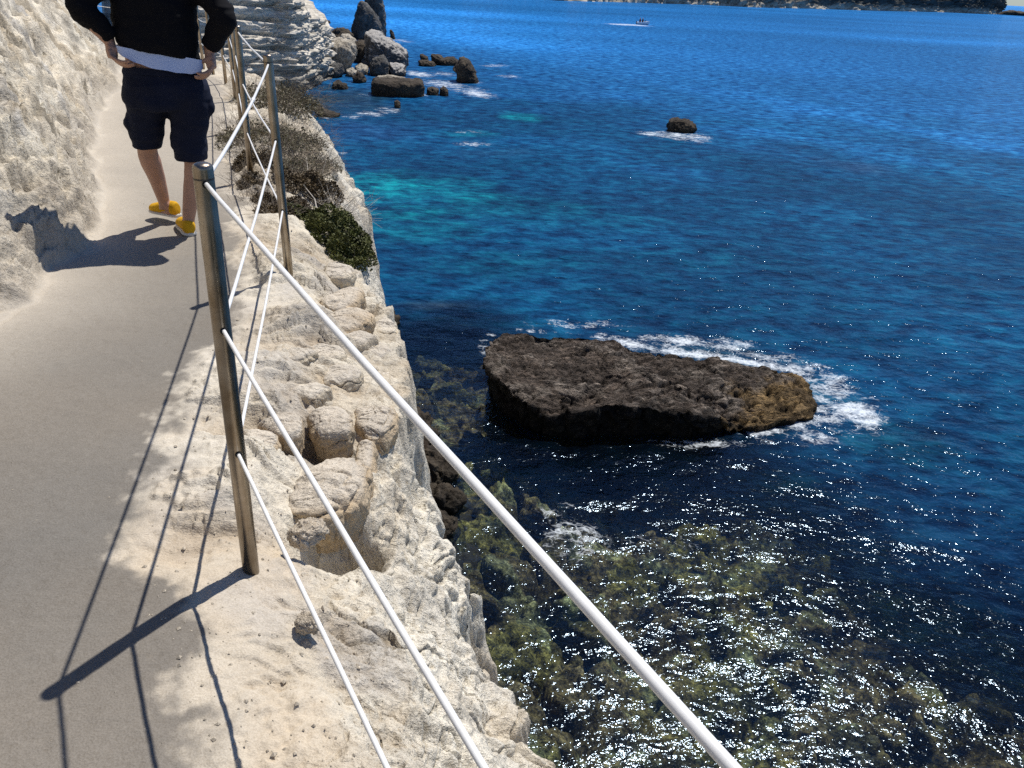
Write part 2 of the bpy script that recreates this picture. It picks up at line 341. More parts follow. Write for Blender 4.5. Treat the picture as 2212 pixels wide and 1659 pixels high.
    dust=np.array([.50,.45,.375]); bc=dust+(bc-dust)*ss(.0,.35,bank+.12*fbm(P*3,3,221))[...,None]
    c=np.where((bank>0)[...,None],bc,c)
    pc=pathc*(1+.07*n(1.1,4,223))+np.array([.012,.006,.0])*n(2.3,3,225); edge=np.exp(-(np.abs(np.minimum(l,0))/.30))[...,None]*.9*(y>2.2)[...,None]
    pc=pc+(dust-pc)*edge; pc=pc+(dust*1.02-pc)*ss(3.6,8.5,y+1.0*fbm(P*.8,3,227))[...,None]*.60
    c=c+(pc-c)*isp[...,None]
    dusty=(1-ss(0,.5,pr))*(1-isp)*(l<=0)*(u<0); c=c+(dust*.95-c)*.5*dusty[...,None]
    rg=np.clip(exp*.9+bw*1.0*(bank>0)+fw,0.08,1.2)*(1-isp)+.05*isp
    return V,c,rg,u,l,isp,bank
azs=np.radians(np.concatenate([np.linspace(-150,-62,60,endpoint=False),np.linspace(-62,-47,60,endpoint=False),np.linspace(-47,13,560,endpoint=False),np.linspace(13,110,120)]))
rs=[.25]
while rs[-1]<60: rs.append(rs[-1]*(1+(.012 if rs[-1]<.7 else .0036 if rs[-1]<9 else .0055 if rs[-1]<16 else .012)))
rs=np.array(rs)
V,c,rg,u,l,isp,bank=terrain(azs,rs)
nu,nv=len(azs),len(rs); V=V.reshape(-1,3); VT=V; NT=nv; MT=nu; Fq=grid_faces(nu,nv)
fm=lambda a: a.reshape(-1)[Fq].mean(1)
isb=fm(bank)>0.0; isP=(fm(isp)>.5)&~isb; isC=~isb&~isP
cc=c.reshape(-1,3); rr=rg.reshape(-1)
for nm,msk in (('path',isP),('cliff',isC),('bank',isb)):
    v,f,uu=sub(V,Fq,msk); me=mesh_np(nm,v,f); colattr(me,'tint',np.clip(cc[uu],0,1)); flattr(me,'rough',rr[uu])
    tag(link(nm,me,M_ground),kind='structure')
def ground_z(x,y):                      # nearest terrain height
    r=math.hypot(x,y); a=math.atan2(x,y); i=int(np.clip(np.searchsorted(azs,a),0,MT-1)); j=int(np.clip(np.searchsorted(rs,r),0,NT-1))
    return float(VT[i*NT+j][2])
# ------------------------------------------------------------------ sea, seabed
FOAM=[]                                   # x, y, rx, ry, rot, strength
def foam_px(px,py,w,h,s=1.,rot=0.):
    a=at(px-w/2,py,0); b=at(px+w/2,py,0); c_=at(px,py-h/2,0); d=at(px,py+h/2,0); m=at(px,py,0)
    e=b-a; FOAM.append((m[0],m[1],np.hypot(*e[:2])/2,np.hypot(*(c_-d)[:2])/2,math.atan2(e[1],e[0])+rot,s))
for q in [(1450,735,190,36,1.1),(1560,748,230,44,.95),(1690,785,170,60,.8),(1810,840,130,90,.85),(1850,890,150,80,1.3),(1870,915,100,50,1.2),(1740,935,260,60,.75),(1520,958,360,26,.55),(1250,700,300,24,.45),(1045,745,30,46,.7),
          (1235,1160,170,110,.85),(1260,1185,90,50,.9),(1210,1105,120,50,.5),(1430,1170,200,60,.4),
          (1470,293,150,20,1.0),(1405,288,66,12,1.2),(1515,296,60,12,1.),
          (905,160,70,16,1.2),(960,182,110,26,.95),(1030,202,80,24,1.15),(1000,192,120,30,.6),(1100,165,60,8,.9),(1070,142,80,5,1.),(960,160,60,12,.8),
          (800,246,90,12,1.0),(760,252,50,8,.9),(840,238,80,18,.7),(868,88,40,8,1.),(790,205,60,6,.6),(915,205,30,8,.8),(1025,178,50,6,1.),(1020,310,100,14,.75),(1010,285,90,8,.5),(700,252,60,8,.7),
          (850,702,30,8,.35),(735,330,40,8,.6),(1368,54,52,5,1.5),(1340,53,50,4,1.4)]:
    foam_px(*q[:4],min(1.45,q[4]*1.15))
def foam_line(pts,w_,s,n=14):
    P_=[np.array(p,float) for p in pts]
    for a,b in zip(P_[:-1],P_[1:]):
        for t in np.linspace(0,1,max(2,int(np.hypot(*(b-a))/22)),endpoint=False): q=a*(1-t)+b*t; foam_px(q[0],q[1],w_,w_*.45,s)
foam_line([(1300,728),(1390,752),(1480,762),(1580,774),(1690,796),(1750,815),(1775,860),(1775,905),(1700,925),(1610,940)],60,1.25)
foam_line([(1400,745),(1560,755),(1700,775),(1800,810),(1860,860),(1890,905)],80,.72)
foam_line([(1760,915),(1830,905),(1890,895)],60,1.1); foam_line([(1520,952),(1620,955),(1750,945),(1880,930)],60,.62); foam_line([(1050,760),(1046,735),(1075,715)],26,.9); foam_line([(1120,712),(1200,718),(1280,720)],24,.7)
foam_line([(1440,288),(1470,294),(1506,288)],26,1.2); foam_line([(1415,290),(1450,297),(1500,303),(1530,298)],34,.95)
Z=0.0
SH=ats([(900,760),(930,700),(1010,690),(1060,1000),(1250,955),(1480,950),(1620,1010),(1760,1200),(1900,1330),(2130,1400),(2330,1500),(2600,1640)],0)   # outer edge of the shallows
SH=smoothline(SH,4)+[(24,3),(24,-6)]
def seacol(x,y):
    P=np.stack([x,y,0*x],-1); R=np.hypot(x,y)
    sh=-sdist(SH,x,y)-2.2+.6*fbm(P*.35,3,301)+.3*fbm(P*1.4,3,303)
    n=lambda s,o,sd: fbm(P*s,o,sd)
    pn=[fbm(P*.45,4,341),fbm(P*.10,4,343),fbm(P*1.2,3,345)]
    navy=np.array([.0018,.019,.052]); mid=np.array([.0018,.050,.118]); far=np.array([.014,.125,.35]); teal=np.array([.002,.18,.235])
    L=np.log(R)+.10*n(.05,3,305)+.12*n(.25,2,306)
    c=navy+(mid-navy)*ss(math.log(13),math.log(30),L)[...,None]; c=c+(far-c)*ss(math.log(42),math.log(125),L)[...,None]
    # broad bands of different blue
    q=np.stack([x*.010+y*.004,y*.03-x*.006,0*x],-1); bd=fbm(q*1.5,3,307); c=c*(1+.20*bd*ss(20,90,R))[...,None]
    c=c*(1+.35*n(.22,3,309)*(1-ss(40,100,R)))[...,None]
    def patch(px,py,w,h,s,col):
        nonlocal c
        a=at(px-w/2,py,0); b=at(px+w/2,py,0); t=at(px,py-h/2,0); d=at(px,py+h/2,0); m=at(px,py,0); e=b-a; rx=np.hypot(*e[:2])/2; ry=np.hypot(*(t-d)[:2])/2; w_=math.atan2(e[1],e[0])
        X=(x-m[0])*math.cos(w_)+(y-m[1])*math.sin(w_); Y=-(x-m[0])*math.sin(w_)+(y-m[1])*math.cos(w_)
        dd=np.sqrt((X/rx)**2+(Y/ry)**2)+.40*pn[0 if rx<6 else 1]+.15*pn[2]; f=(s*(1-ss(.2,1.2,dd)))[...,None]; c=c+(np.array(col)-c)*f
    patch(800,405,280,84,.85,teal); patch(900,415,420,80,.50,teal); patch(1050,440,460,70,.30,teal*.8); patch(760,470,300,60,.4,teal*.8); patch(1130,252,110,22,.7,teal); patch(900,500,360,60,.30,teal); patch(1000,290,200,20,.3,teal)
    patch(1250,470,500,70,.12,teal); patch(1080,570,500,60,.20,teal*.7); patch(1500,560,500,70,.1,teal*.6)
    patch(1050,330,260,20,.2,(.03,.06,.09)); patch(950,660,240,30,.7,(.02,.03,.04)); patch(1850,360,200,30,.35,(.03,.04,.08))
    patch(740,212,200,60,.85,(.012,.030,.040)); patch(820,280,300,50,.5,(.012,.045,.14)); patch(700,232,90,20,.6,(.03,.04,.03))
    patch(1700,1060,260,90,.35,(.003,.05,.07)); patch(1980,1330,320,120,.4,(.003,.045,.06)); patch(1950,960,240,110,.4,(.003,.05,.07)); patch(1620,820,420,160,.45,(.02,.055,.07))
    # bright wind streaks far out, dark rims beside them
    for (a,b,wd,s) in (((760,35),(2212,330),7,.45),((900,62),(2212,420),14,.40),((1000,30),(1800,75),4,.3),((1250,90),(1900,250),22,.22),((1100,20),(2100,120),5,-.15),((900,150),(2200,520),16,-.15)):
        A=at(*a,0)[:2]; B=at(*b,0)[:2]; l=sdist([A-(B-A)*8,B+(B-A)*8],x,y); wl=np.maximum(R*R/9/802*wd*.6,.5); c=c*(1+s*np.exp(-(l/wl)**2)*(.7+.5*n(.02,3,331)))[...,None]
    return c,sh
def deps(a,b,n): return np.linspace(math.radians(a),math.radians(b),n)
dep=np.concatenate([deps(88,66,14)[:-1],deps(66,3,760)[:-1],deps(3,.25,190)[:-1],np.geomspace(math.radians(.25),math.radians(.02),30)])
rw=CZ/np.tan(dep); azw=np.radians(np.concatenate([np.linspace(-110,-37,50,endpoint=False),np.linspace(-37,40,860,endpoint=False),np.linspace(40,110,50)]))
A,R=np.meshgrid(azw,rw,indexing='ij'); x=R*np.sin(A); y=R*np.cos(A)
wc,sh=seacol(x,y)
foam=np.zeros(x.shape)
for (fx,fy,rx,ry,ro,s) in FOAM:
    X=(x-fx)*math.cos(ro)+(y-fy)*math.sin(ro); Y=-(x-fx)*math.sin(ro)+(y-fy)*math.cos(ro); foam=np.maximum(foam,s*(1-ss(.25,1.15,np.sqrt((X/rx)**2+(Y/ry)**2))))
PW=np.stack([x,y,0*x],-1)
# long ripples as real relief close by
d1=x*.30+y*.95; hz=.030*np.sin(d1*3.3+2.2*fbm(PW*.5,3,311)+1.5*fbm(PW*1.3,2,312))+.075*fbm(np.stack([x*.9+y*.1,y*1.5-x*.4,0*x],-1),4,313)+.05*fbm(np.stack([x*.35,y*.5,0*x],-1),2,315)
hz=hz*.32*(1-ss(40,140,R))
vis=ss(-.8,2.2,-sh)                        # how clearly the bottom shows
Vw=np.stack([x,y,hz],-1).reshape(-1,3)
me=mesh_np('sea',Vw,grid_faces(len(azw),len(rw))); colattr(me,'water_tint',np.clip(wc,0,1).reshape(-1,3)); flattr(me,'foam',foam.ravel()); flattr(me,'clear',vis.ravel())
m=bpy.data.materials.new('sea_water'); m.use_nodes=True; nt=m.node_tree; nt.nodes.remove(nt.nodes['Principled BSDF']); out=nt.nodes['Material Output']
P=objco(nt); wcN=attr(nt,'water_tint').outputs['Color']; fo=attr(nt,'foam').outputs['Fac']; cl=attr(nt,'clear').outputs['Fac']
def mapped(sx,sy,rot):
    mp=N(nt,'ShaderNodeMapping'); mp.inputs['Scale'].default_value=(sx,sy,1); mp.inputs['Rotation'].default_value=(0,0,rot); nt.links.new(P,mp.inputs['Vector']); return mp.outputs['Vector']
wl=noise(nt,mapped(.8,1.35,.25),.62,9,.70); wr=noise(nt,mapped(.85,1.25,.12),1.15,2,.5); wm=noise(nt,mapped(.8,1.5,-.15),2.2,6,.6); wa=noise(nt,mapped(.9,1.3,.35),1.1,3,.5); wb=noise(nt,mapped(.9,1.25,-.3),4.2,3,.55); wd=noise(nt,mapped(1,1.3,.2),13,2,.5); we=noise(nt,mapped(.05,.11,.3),1,3,.6)
nrm=bump(nt,wr,1.,.070); nrm=bump(nt,wb,1.,.038,nrm); nrm=bump(nt,wd,1.,.0100,nrm)
bodyn=bump(nt,wr,1.,.34); bodyn=bump(nt,wb,1.,.14,bodyn)
# body colour with ripple shading put in, troughs darker than crests
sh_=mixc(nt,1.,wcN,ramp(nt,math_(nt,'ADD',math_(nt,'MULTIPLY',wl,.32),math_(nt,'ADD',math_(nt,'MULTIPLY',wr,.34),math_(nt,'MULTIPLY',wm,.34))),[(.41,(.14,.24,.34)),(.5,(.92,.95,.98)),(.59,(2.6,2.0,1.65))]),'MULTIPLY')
dif=nt.nodes.new('ShaderNodeBsdfDiffuse'); nt.links.new(sh_,dif.inputs['Color']); nt.links.new(bodyn,dif.inputs['Normal'])
tr=nt.nodes.new('ShaderNodeBsdfTransparent'); tr.inputs['Color'].default_value=(.80,.92,.88,1)
mx=nt.nodes.new('ShaderNodeMixShader'); nt.links.new(math_(nt,'MULTIPLY',cl,.93),mx.inputs[0]); nt.links.new(dif.outputs[0],mx.inputs[1]); nt.links.new(tr.outputs[0],mx.inputs[2])
gl=nt.nodes.new('ShaderNodeBsdfGlossy'); gl.inputs['Roughness'].default_value=.125; gl.inputs['Color'].default_value=(.62,.80,1,1); nt.links.new(nrm,gl.inputs['Normal'])
fr=nt.nodes.new('ShaderNodeFresnel'); fr.inputs['IOR'].default_value=1.333; nt.links.new(nrm,fr.inputs['Normal'])
m2=nt.nodes.new('ShaderNodeMixShader'); nt.links.new(math_(nt,'MINIMUM',fr.outputs[0],.24),m2.inputs[0]); nt.links.new(mx.outputs[0],m2.inputs[1]); nt.links.new(gl.outputs[0],m2.inputs[2])
# foam: lacy streaks
f1=noise(nt,mapped(1,1.5,.3),1.4,12,.76); f2=N(nt,'ShaderNodeTexVoronoi'); f2.feature='DISTANCE_TO_EDGE'; f2.inputs['Scale'].default_value=4.5
wv=N(nt,'ShaderNodeVectorMath',operation='ADD'); nn=N(nt,'ShaderNodeTexNoise'); nn.inputs['Scale'].default_value=2.5; nt.links.new(P,nn.inputs['Vector']); nt.links.new(nn.outputs['Color'],wv.inputs[1]); nt.links.new(P,wv.inputs[0]); nt.links.new(wv.outputs[0],f2.inputs['Vector'])
lace=ramp(nt,f2.outputs['Distance'],[(.0,1.),(.16,.0)])
fa=math_(nt,'ADD',math_(nt,'MULTIPLY',fo,.55),math_(nt,'ADD',math_(nt,'MULTIPLY',f1,3.6),math_(nt,'MULTIPLY',lace,.30)))
fmask=math_(nt,'MULTIPLY',ramp(nt,math_(nt,'SUBTRACT',fa,2.27),[(0.,0.),(.7,.78)]),ramp(nt,fo,[(.03,0.),(.3,1.)]))
fd=nt.nodes.new('ShaderNodeBsdfDiffuse'); fd.inputs['Color'].default_value=(.80,.86,.90,1); nt.links.new(nrm,fd.inputs['Normal'])
m3=nt.nodes.new('ShaderNodeMixShader'); nt.links.new(fmask,m3.inputs[0]); nt.links.new(m2.outputs[0],m3.inputs[1]); nt.links.new(fd.outputs[0],m3.inputs[2]); nt.links.new(m3.outputs[0],out.inputs['Surface'])
tag(link('sea',me,m),kind='structure')
# seabed under the clear water
gx=np.linspace(-4,26,680); gy=np.linspace(-6,24,700); X,Y=np.meshgrid(gx,gy,indexing='ij'); Pb=np.stack([X,Y,0*X],-1)
shb=-sdist(SH,X,Y)-3.2; bb=sdist(BASE,X,Y)
q1,q2,qi=worley(Pb*np.array([1.0,1.3,1])+.5*fbm(Pb*.8,2,401)[...,None],403); p1,p2,pi_=worley(Pb*3.1+.3*fbm(Pb*2,2,405)[...,None],407)
zb=-1.1-.9*ss(0,4,bb)-.9*ss(-3.5,2.0,shb)+(qi-.4)*.9*ss(0,.25,q2-q1)+(pi_-.4)*.28*ss(0,.2,p2-p1)+.25*fbm(Pb*1.2,4,409)
zb=np.minimum(zb,-.45)
n_=lambda s,o,sd:fbm(Pb*s,o,sd)[...,None]
olive=np.array([.165,.132,.055]); brown=np.array([.14,.10,.062]); dk=np.array([.03,.032,.028]); gr=np.array([.10,.20,.13]); sand=np.array([.40,.40,.26])
cb=brown+(olive-brown)*ss(-.25,.35,n_(.7,4,411)); cb=cb+(dk-cb)*ss(.2,.55,n_(.9,4,413))*.75
cb=cb+(sand-cb)*.35*ss(.30,.6,n_(2.2,4,415)); 
cb=cb*(.6+.4*ss(0,.22,q2-q1))[...,None]*(.55+.45*ss(0,.25,p2-p1))[...,None]*(.65+.7*pi_)[...,None]
dp=ss(-2.2,.6,shb+.6*fbm(Pb*.5,3,417))[...,None]; cb=cb+(gr*(.35+1.1*pi_)[...,None]-cb)*dp*.8
deep=ss(-.6,2.0,shb)[...,None]; cb=cb+(np.array([.006,.065,.15])-cb)*deep  # blue scatter of deep water put into the bed colour
me=mesh_np('seabed',np.stack([X,Y,zb],-1).reshape(-1,3),grid_faces(680,700)); colattr(me,'weed_depth_tint',np.clip(cb,0,1).reshape(-1,3))
m,nt,b=nodes('weedy_seabed'); P=objco(nt); cN=attr(nt,'weed_depth_tint').outputs['Color']; n1=noise(nt,P,9,5,.68); n2=noise(nt,P,26,4,.65)
c_=mixc(nt,1.,cN,ramp(nt,n1,[(.34,(.25,.25,.25)),(.5,(1,1,1)),(.68,(2.6,2.5,2.1))]),'MULTIPLY'); c_=mixc(nt,1.,c_,ramp(nt,n2,[(.35,(.45,.45,.45)),(.6,(1.35,1.35,1.3))]),'MULTIPLY'); nt.links.new(c_,b.inputs['Base Color']); b.inputs['Roughness'].default_value=1; b.inputs['Specular IOR Level'].default_value=0
nt.links.new(bump(nt,n1,1.,.1),b.inputs['Normal'])
tag(link('seabed',me,m),kind='structure')
# ------------------------------------------------------------------ rocks
def resample(pts,n):
    P=np.array(list(pts)+[pts[0]],float); s=np.r_[0,np.cumsum(np.linalg.norm(np.diff(P,axis=0),axis=1))]; t=np.linspace(0,s[-1],n,endpoint=False)
    return np.stack([np.interp(t,s,P[:,k]) for k in range(P.shape[1])],-1)
def displace_np(V,nrm,amp,freq,seed,strata=0.):
    q=V*np.array([1,1,1+strata*3.])
    f1,f2,ci=worley(q*freq,seed)
    g1,g2,gi=worley(q*freq*2.6+.3*fbm(q*freq,2,seed+2)[...,None],seed+3)
    d=(ss(0,.12,f2-f1)*.5+.5)*(.3+ci)*.45+(gi-.5)*.28*ss(0,.15,g2-g1)-.12*(1-ss(0,.12,g2-g1))+fbm(q*freq*3,5,seed+9,.66)*.42+ridged(q*freq*2,4,seed+5)*.22-.30
    return V+nrm*(amp*d)[:,None]
def vnormals(V,Fs):
    n=np.zeros_like(V); a=V[Fs[:,1]]-V[Fs[:,0]]; b=V[Fs[:,3]]-V[Fs[:,0]]; c_=np.cross(a,b)
    for k in range(4): np.add.at(n,Fs[:,k],c_)
    return n/np.maximum(np.linalg.norm(n,axis=1),1e-9)[:,None]
def fin(name,outline,base,depth,mat,amp=.3,freq=.6,seed=1,box=.85,nu=150,nv=60,skirt=.8,label=None,cat='rock',group=None,strata=0.,off=0.):
    """rock whose outline was surveyed from the path; base = its waterline"""
    g=at(*base,0); h=np.array([g[0],g[1],0]); h/=np.linalg.norm(h); s=np.array([h[1],-h[0],0])
    W=[]; zmin=1e9
    ob=max(q[1] for q in outline)
    for (x_,y_) in outline:
        p=atv(x_,y_,g); W.append(((p-g)@s,p[2])); zmin=min(zmin,p[2])
    W=[(a,(z if z>zmin+.12*(max(w[1] for w in W)-zmin) else z-skirt)) for a,z in W]
    O=resample(W,nu); ctr=O.mean(0); ctr[1]=min(ctr[1],(O[:,1].max()+O[:,1].min())/2)
    ph=np.linspace(-math.pi/2,math.pi/2,nv); V=[]
    for k in range(nu):
        for p in ph:
            r=abs(math.cos(p))**box; dz=math.copysign(abs(math.sin(p))**.8,p)*depth/2
            a,z=ctr+(O[k]-ctr)*r; V.append(g+s*a+h*(dz+depth/2+off)+np.array([0,0,z]))
    V=np.array(V); Fs=grid_faces(nu,nv,True); n=vnormals(V,Fs)
    c0=V.mean(0)
    if (n*(V-c0)).sum()<0: Fs=Fs[:,::-1]; n=-n
    V=displace_np(V,n,amp*.8,freq*1.2,seed,strata)
    o=link(name,mesh_np(name,V-np.array([g[0],g[1],0]),Fs),mat); o.location=(g[0],g[1],0)
    if label: tag(o,label,cat,group)
    return o
def pebble(name,loc,size,mat,seed,label=None,group=None,amp=.22,freq=1.6,rot=0.,res=(56,34),cat='rock',power=.8,tilt=0.):
    nu,nv=res; th=np.linspace(0,2*math.pi,nu,endpoint=False); ph=np.linspace(-math.pi/2,math.pi/2,nv); T,Pp=np.meshgrid(th,ph,indexing='ij')
    sp=lambda v,e: np.sign(v)*np.abs(v)**e
    V=np.stack([sp(np.cos(Pp),power)*sp(np.cos(T),power),sp(np.cos(Pp),power)*sp(np.sin(T),power),sp(np.sin(Pp),power)],-1).reshape(-1,3)
    V=V*np.array(size); V[:,2]+=tilt*V[:,0]; c_,s_=math.cos(rot),math.sin(rot); V=np.stack([V[:,0]*c_-V[:,1]*s_,V[:,0]*s_+V[:,1]*c_,V[:,2]],-1)
    Fs=grid_faces(nu,nv,True); n=vnormals(V,Fs)
    if (n*V).sum()<0: Fs=Fs[:,::-1]; n=-n
    m_=max(size); V=displace_np(V+seed*13.7,n,m_*amp,freq/m_,seed)-seed*13.7
    o=link(name,mesh_np(name,V,Fs),mat); o.location=loc
    if label: tag(o,label,cat,group)
    return o
def C2(x,y): return ((900+x/1.7015)/1.8228,(y/1.7015)/1.8228)      # notes taken on an enlarged print
def c2(l): return [C2(*p) for p in l]
fin('sea_stack',c2([(832,270),(828,200),(848,110),(868,40),(892,12),(930,35),(965,75),(1000,120),(1030,190),(1055,255),(1040,275)]),C2(940,268),3.2,M_grey,.55,.28,3,.6,label='broad grey fin shaped sea stack, nearer of the tall pair beyond the cliff')
fin('sea_stack',c2([(915,60),(905,5),(925,-60),(960,-95),(1000,-70),(1030,0),(1052,95),(1050,170),(1060,262),(950,265)]),C2(1000,262),3.0,M_grey,.55,.28,5,.6,label='tallest sea stack, running out of the top of the picture behind the broad grey fin',off=3.5)
fin('sea_rock',c2([(1083,262),(1082,205),(1090,203),(1108,225),(1126,262)]),C2(1105,264),1.6,M_dark,.2,.8,7,label='thin dark spike of rock right of the tall sea stacks')
fin('sea_rock',c2([(655,262),(652,225),(700,218),(730,198),(765,200),(800,215),(835,240),(850,270)]),C2(750,272),5,M_dark,.6,.5,9,label='low dark rock pile between the cliff and the tall sea stacks')
fin('boulder',c2([(745,300),(760,245),(800,235),(840,262),(880,300),(870,330)]),C2(800,330),4,M_pale,.5,.5,10,label='brown angular boulder leaning at the foot of the sea stacks')
fin('boulder',c2([(655,470),(665,330),(672,280),(700,268),(760,275),(820,290),(855,310),(855,370),(830,430),(770,490),(700,500)]),C2(750,492),5,M_pale,.55,.4,11,.5,label='pale rounded block of limestone at the right foot of the cliff')
fin('boulder',c2([(840,420),(850,300),(880,285),(920,290),(960,320),(965,420)]),C2(900,425),4,M_dark,.5,.5,12,label='dark shaded boulder wedged between the pale block and the pale topped slab')
fin('boulder',c2([(915,410),(918,300),(922,245),(950,220),(1000,232),(1040,262),(1090,290),(1150,335),(1195,375),(1203,430),(1195,465),(1050,470),(960,440)]),C2(1060,462),7,M_greytop,.6,.35,13,.5,label='large grey slab with pale upper face sloping to the sea')
fin('boulder',c2([(945,505),(950,440),(975,400),(1040,378),(1062,410),(1085,470),(1080,508)]),C2(1010,512),3.4,M_grey,.35,.6,15,label='dark grey wedge shaped boulder in front of the pale topped slab')
fin('boulder',c2([(1065,505),(1080,435),(1130,432),(1180,455),(1192,500),(1170,515)]),C2(1130,515),3,M_greytop,.35,.6,17,label='squat boulder with a pale top at the seaward end of the rockfall')
fin('boulder',c2([(845,500),(852,455),(890,438),(930,455),(952,500)]),C2(900,502),2.6,M_pale,.3,.7,19,label='brown boulder left of the dark grey wedge')
fin('boulder',c2([(778,512),(790,478),(830,464),(860,485),(862,515)]),C2(820,516),2.4,M_pale,.25,.8,21,label='small tan boulder at the water between cliff and brown boulder')
fin('boulder',c2([(890,440),(895,405),(930,400),(960,420),(965,450)]),C2(930,450),2.4,M_grey,.25,.8,22,label='small grey boulder perched behind the dark grey wedge')
fin('sea_rock',c2([(828,556),(835,520),(868,488),(905,510),(918,550)]),C2(870,558),1.8,M_dark,.25,.8,23,label='dark pyramid rock in the water left of the long flat slab')
fin('sea_rock',c2([(690,598),(700,565),(740,550),(790,575),(806,600)]),C2(745,602),2,M_dark,.25,.8,25,label='low weedy rock in the shaded water under the cliff')
fin('sea_rock',c2([(600,520),(640,470),(700,430),(760,440),(772,490),(700,520)]),C2(700,522),2.5,M_grey,.35,.6,26,label='grey boulder resting against the dark foot of the cliff')
fin('sea_rock',c2([(955,645),(955,565),(975,542),(1080,548),(1180,555),(1300,560),(1312,600),(1312,650),(1130,648)]),C2(1130,650),3.6,M_dark,.3,.5,27,.35,label='long flat dark slab of rock lying in the water',strata=.5)
fin('sea_rock',c2([(985,545),(1000,522),(1100,515),(1190,535),(1190,550)]),C2(1090,548),2.4,M_pale,.2,.8,28,label='thin pale slab behind the long flat dark one')
fin('sea_rock',c2([(1328,638),(1335,600),(1370,592),(1405,605),(1412,640)]),C2(1370,641),1.6,M_dark,.2,.9,29,label='left of the two small rocks off the end of the long slab')
fin('sea_rock',c2([(1412,642),(1420,600),(1440,588),(1465,610),(1488,640)]),C2(1450,643),1.6,M_dark,.2,.9,31,label='pointed right one of the two small rocks off the end of the long slab')
fin('sea_rock',c2([(1295,412),(1284,370),(1300,364),(1335,385),(1355,416)]),C2(1325,418),1.6,M_dark,.2,.8,33,label='small upright dark rock, leftmost of the skerries')
fin('sea_rock',c2([(1268,445),(1275,415),(1310,408),(1370,420),(1392,445)]),C2(1330,447),2.4,M_dark,.25,.8,35,label='low olive brown rock in front of the small upright one')
fin('sea_rock',c2([(1395,436),(1358,385),(1355,372),(1400,372),(1440,395),(1500,390),(1540,415),(1545,437)]),C2(1450,440),2.6,M_dark,.3,.7,37,label='long jagged dark rock leaning left between upright rock and shark fin')
fin('sea_rock',c2([(1530,555),(1528,500),(1502,475),(1520,462),(1550,400),(1570,394),(1600,405),(1640,455),(1690,545),(1688,558)]),C2(1610,560),3.0,M_dark,.3,.6,39,label='dark shark fin shaped rock standing alone off the point')
fin('sea_rock',c2([(1118,722),(1112,685),(1130,678),(1150,690),(1158,722)]),C2(1135,725),.9,M_dark,.12,1.4,41,label='little dark stump of rock in the foam of the cove')
fin('sea_rock',c2([(582,765),(590,735),(620,732),(660,752),(745,775),(740,785)]),C2(660,786),1.6,M_dark,.15,1.1,43,label='low brown rock awash at the mouth of the cove')
fin('sea_rock',[(1441,283),(1443,263),(1462,258),(1482,263),(1502,274),(1504,284),(1480,288)],(1472,287),1.7,M_dark,.3,.9,45,label='lone knobbly brown rock ringed by foam in open water')
fin('sea_rock',[(698,50),(703,44),(712,46),(718,51)],(708,51),3,M_dark,.3,.5,47,label='distant little rock beside the brown headland slope')
fin('sea_rock',[(2150,33),(2168,24),(2185,22),(2212,26),(2240,24),(2260,34)],(2200,34),20,M_dark,1.5,.1,49,label='low dark reef off the end of the far shore')
# wet rocks at the foot of the near cliff
for k,(px,py,w_,h_,sz) in enumerate([(940,955,.75,.9,.7),(962,1010,.55,.9,.55),(972,1090,.5,.9,.45),(978,1165,.45,.8,.45),(868,700,.7,.7,.35)]):
    g=at(px-24,py,0); pebble('shore_rock',(g[0]-.30,g[1],-.05),(w_*.72,h_*.9,sz*.8),M_dark,60+k,['dark wet rock at the cliff foot, left of the big boulder','dark pitted rock at the cliff foot behind the thick top cable','wet brown rock under the overhanging white cliff edge','nearest dark wet rock at the cliff foot above the shallows','weedy flat rock awash below the cushion plant'][k],'wet rocks along the cliff foot',amp=.35,freq=1.3,rot=.4+k*.7,res=(90,50))
# the big boulder
def mat_boulder():
    m,nt,b=nodes('cracked_sea_boulder'); P=objco(nt); c=attr(nt,'tint').outputs['Color']; mp=N(nt,'ShaderNodeMapping'); mp.inputs['Rotation'].default_value=(0,0,.45); mp.inputs['Scale'].default_value=(.8,2.6,1.3); nt.links.new(P,mp.inputs['Vector']); Q=mp.outputs['Vector']
    n1=noise(nt,Q,1.6,9,.7); n2=noise(nt,Q,4.5,8,.7); n3=noise(nt,P,22,6,.7)
    k1=ramp(nt,math_(nt,'ABSOLUTE',math_(nt,'SUBTRACT',n1,.5)),[(0.,0.),(.022,1.)]); k2=ramp(nt,math_(nt,'ABSOLUTE',math_(nt,'SUBTRACT',n2,.5)),[(0.,0.15),(.02,1.)])
    col=mixc(nt,1.,c,ramp(nt,n2,[(.35,(.55,.53,.52)),(.52,(1,1,1)),(.68,(1.6,1.55,1.5))]),'MULTIPLY'); col=mixc(nt,.9,col,ramp(nt,n3,[(.35,(.75,.75,.75)),(.55,(1,1,1)),(.7,(1.3,1.3,1.3))]),'MULTIPLY'); col=mixc(nt,.8,col,k1,'MULTIPLY'); col=mixc(nt,.6,col,k2,'MULTIPLY')
    nt.links.new(col,b.inputs['Base Color']); b.inputs['Roughness'].default_value=.8; b.inputs['Specular IOR Level'].default_value=.3
    x=bump(nt,n1,1.,.35); x=bump(nt,k1,1.,.05,x); x=bump(nt,n2,.9,.10,x); x=bump(nt,k2,.8,.03,x); x=bump(nt,n3,1.,.03,x); nt.links.new(x,b.inputs['Normal']); return m
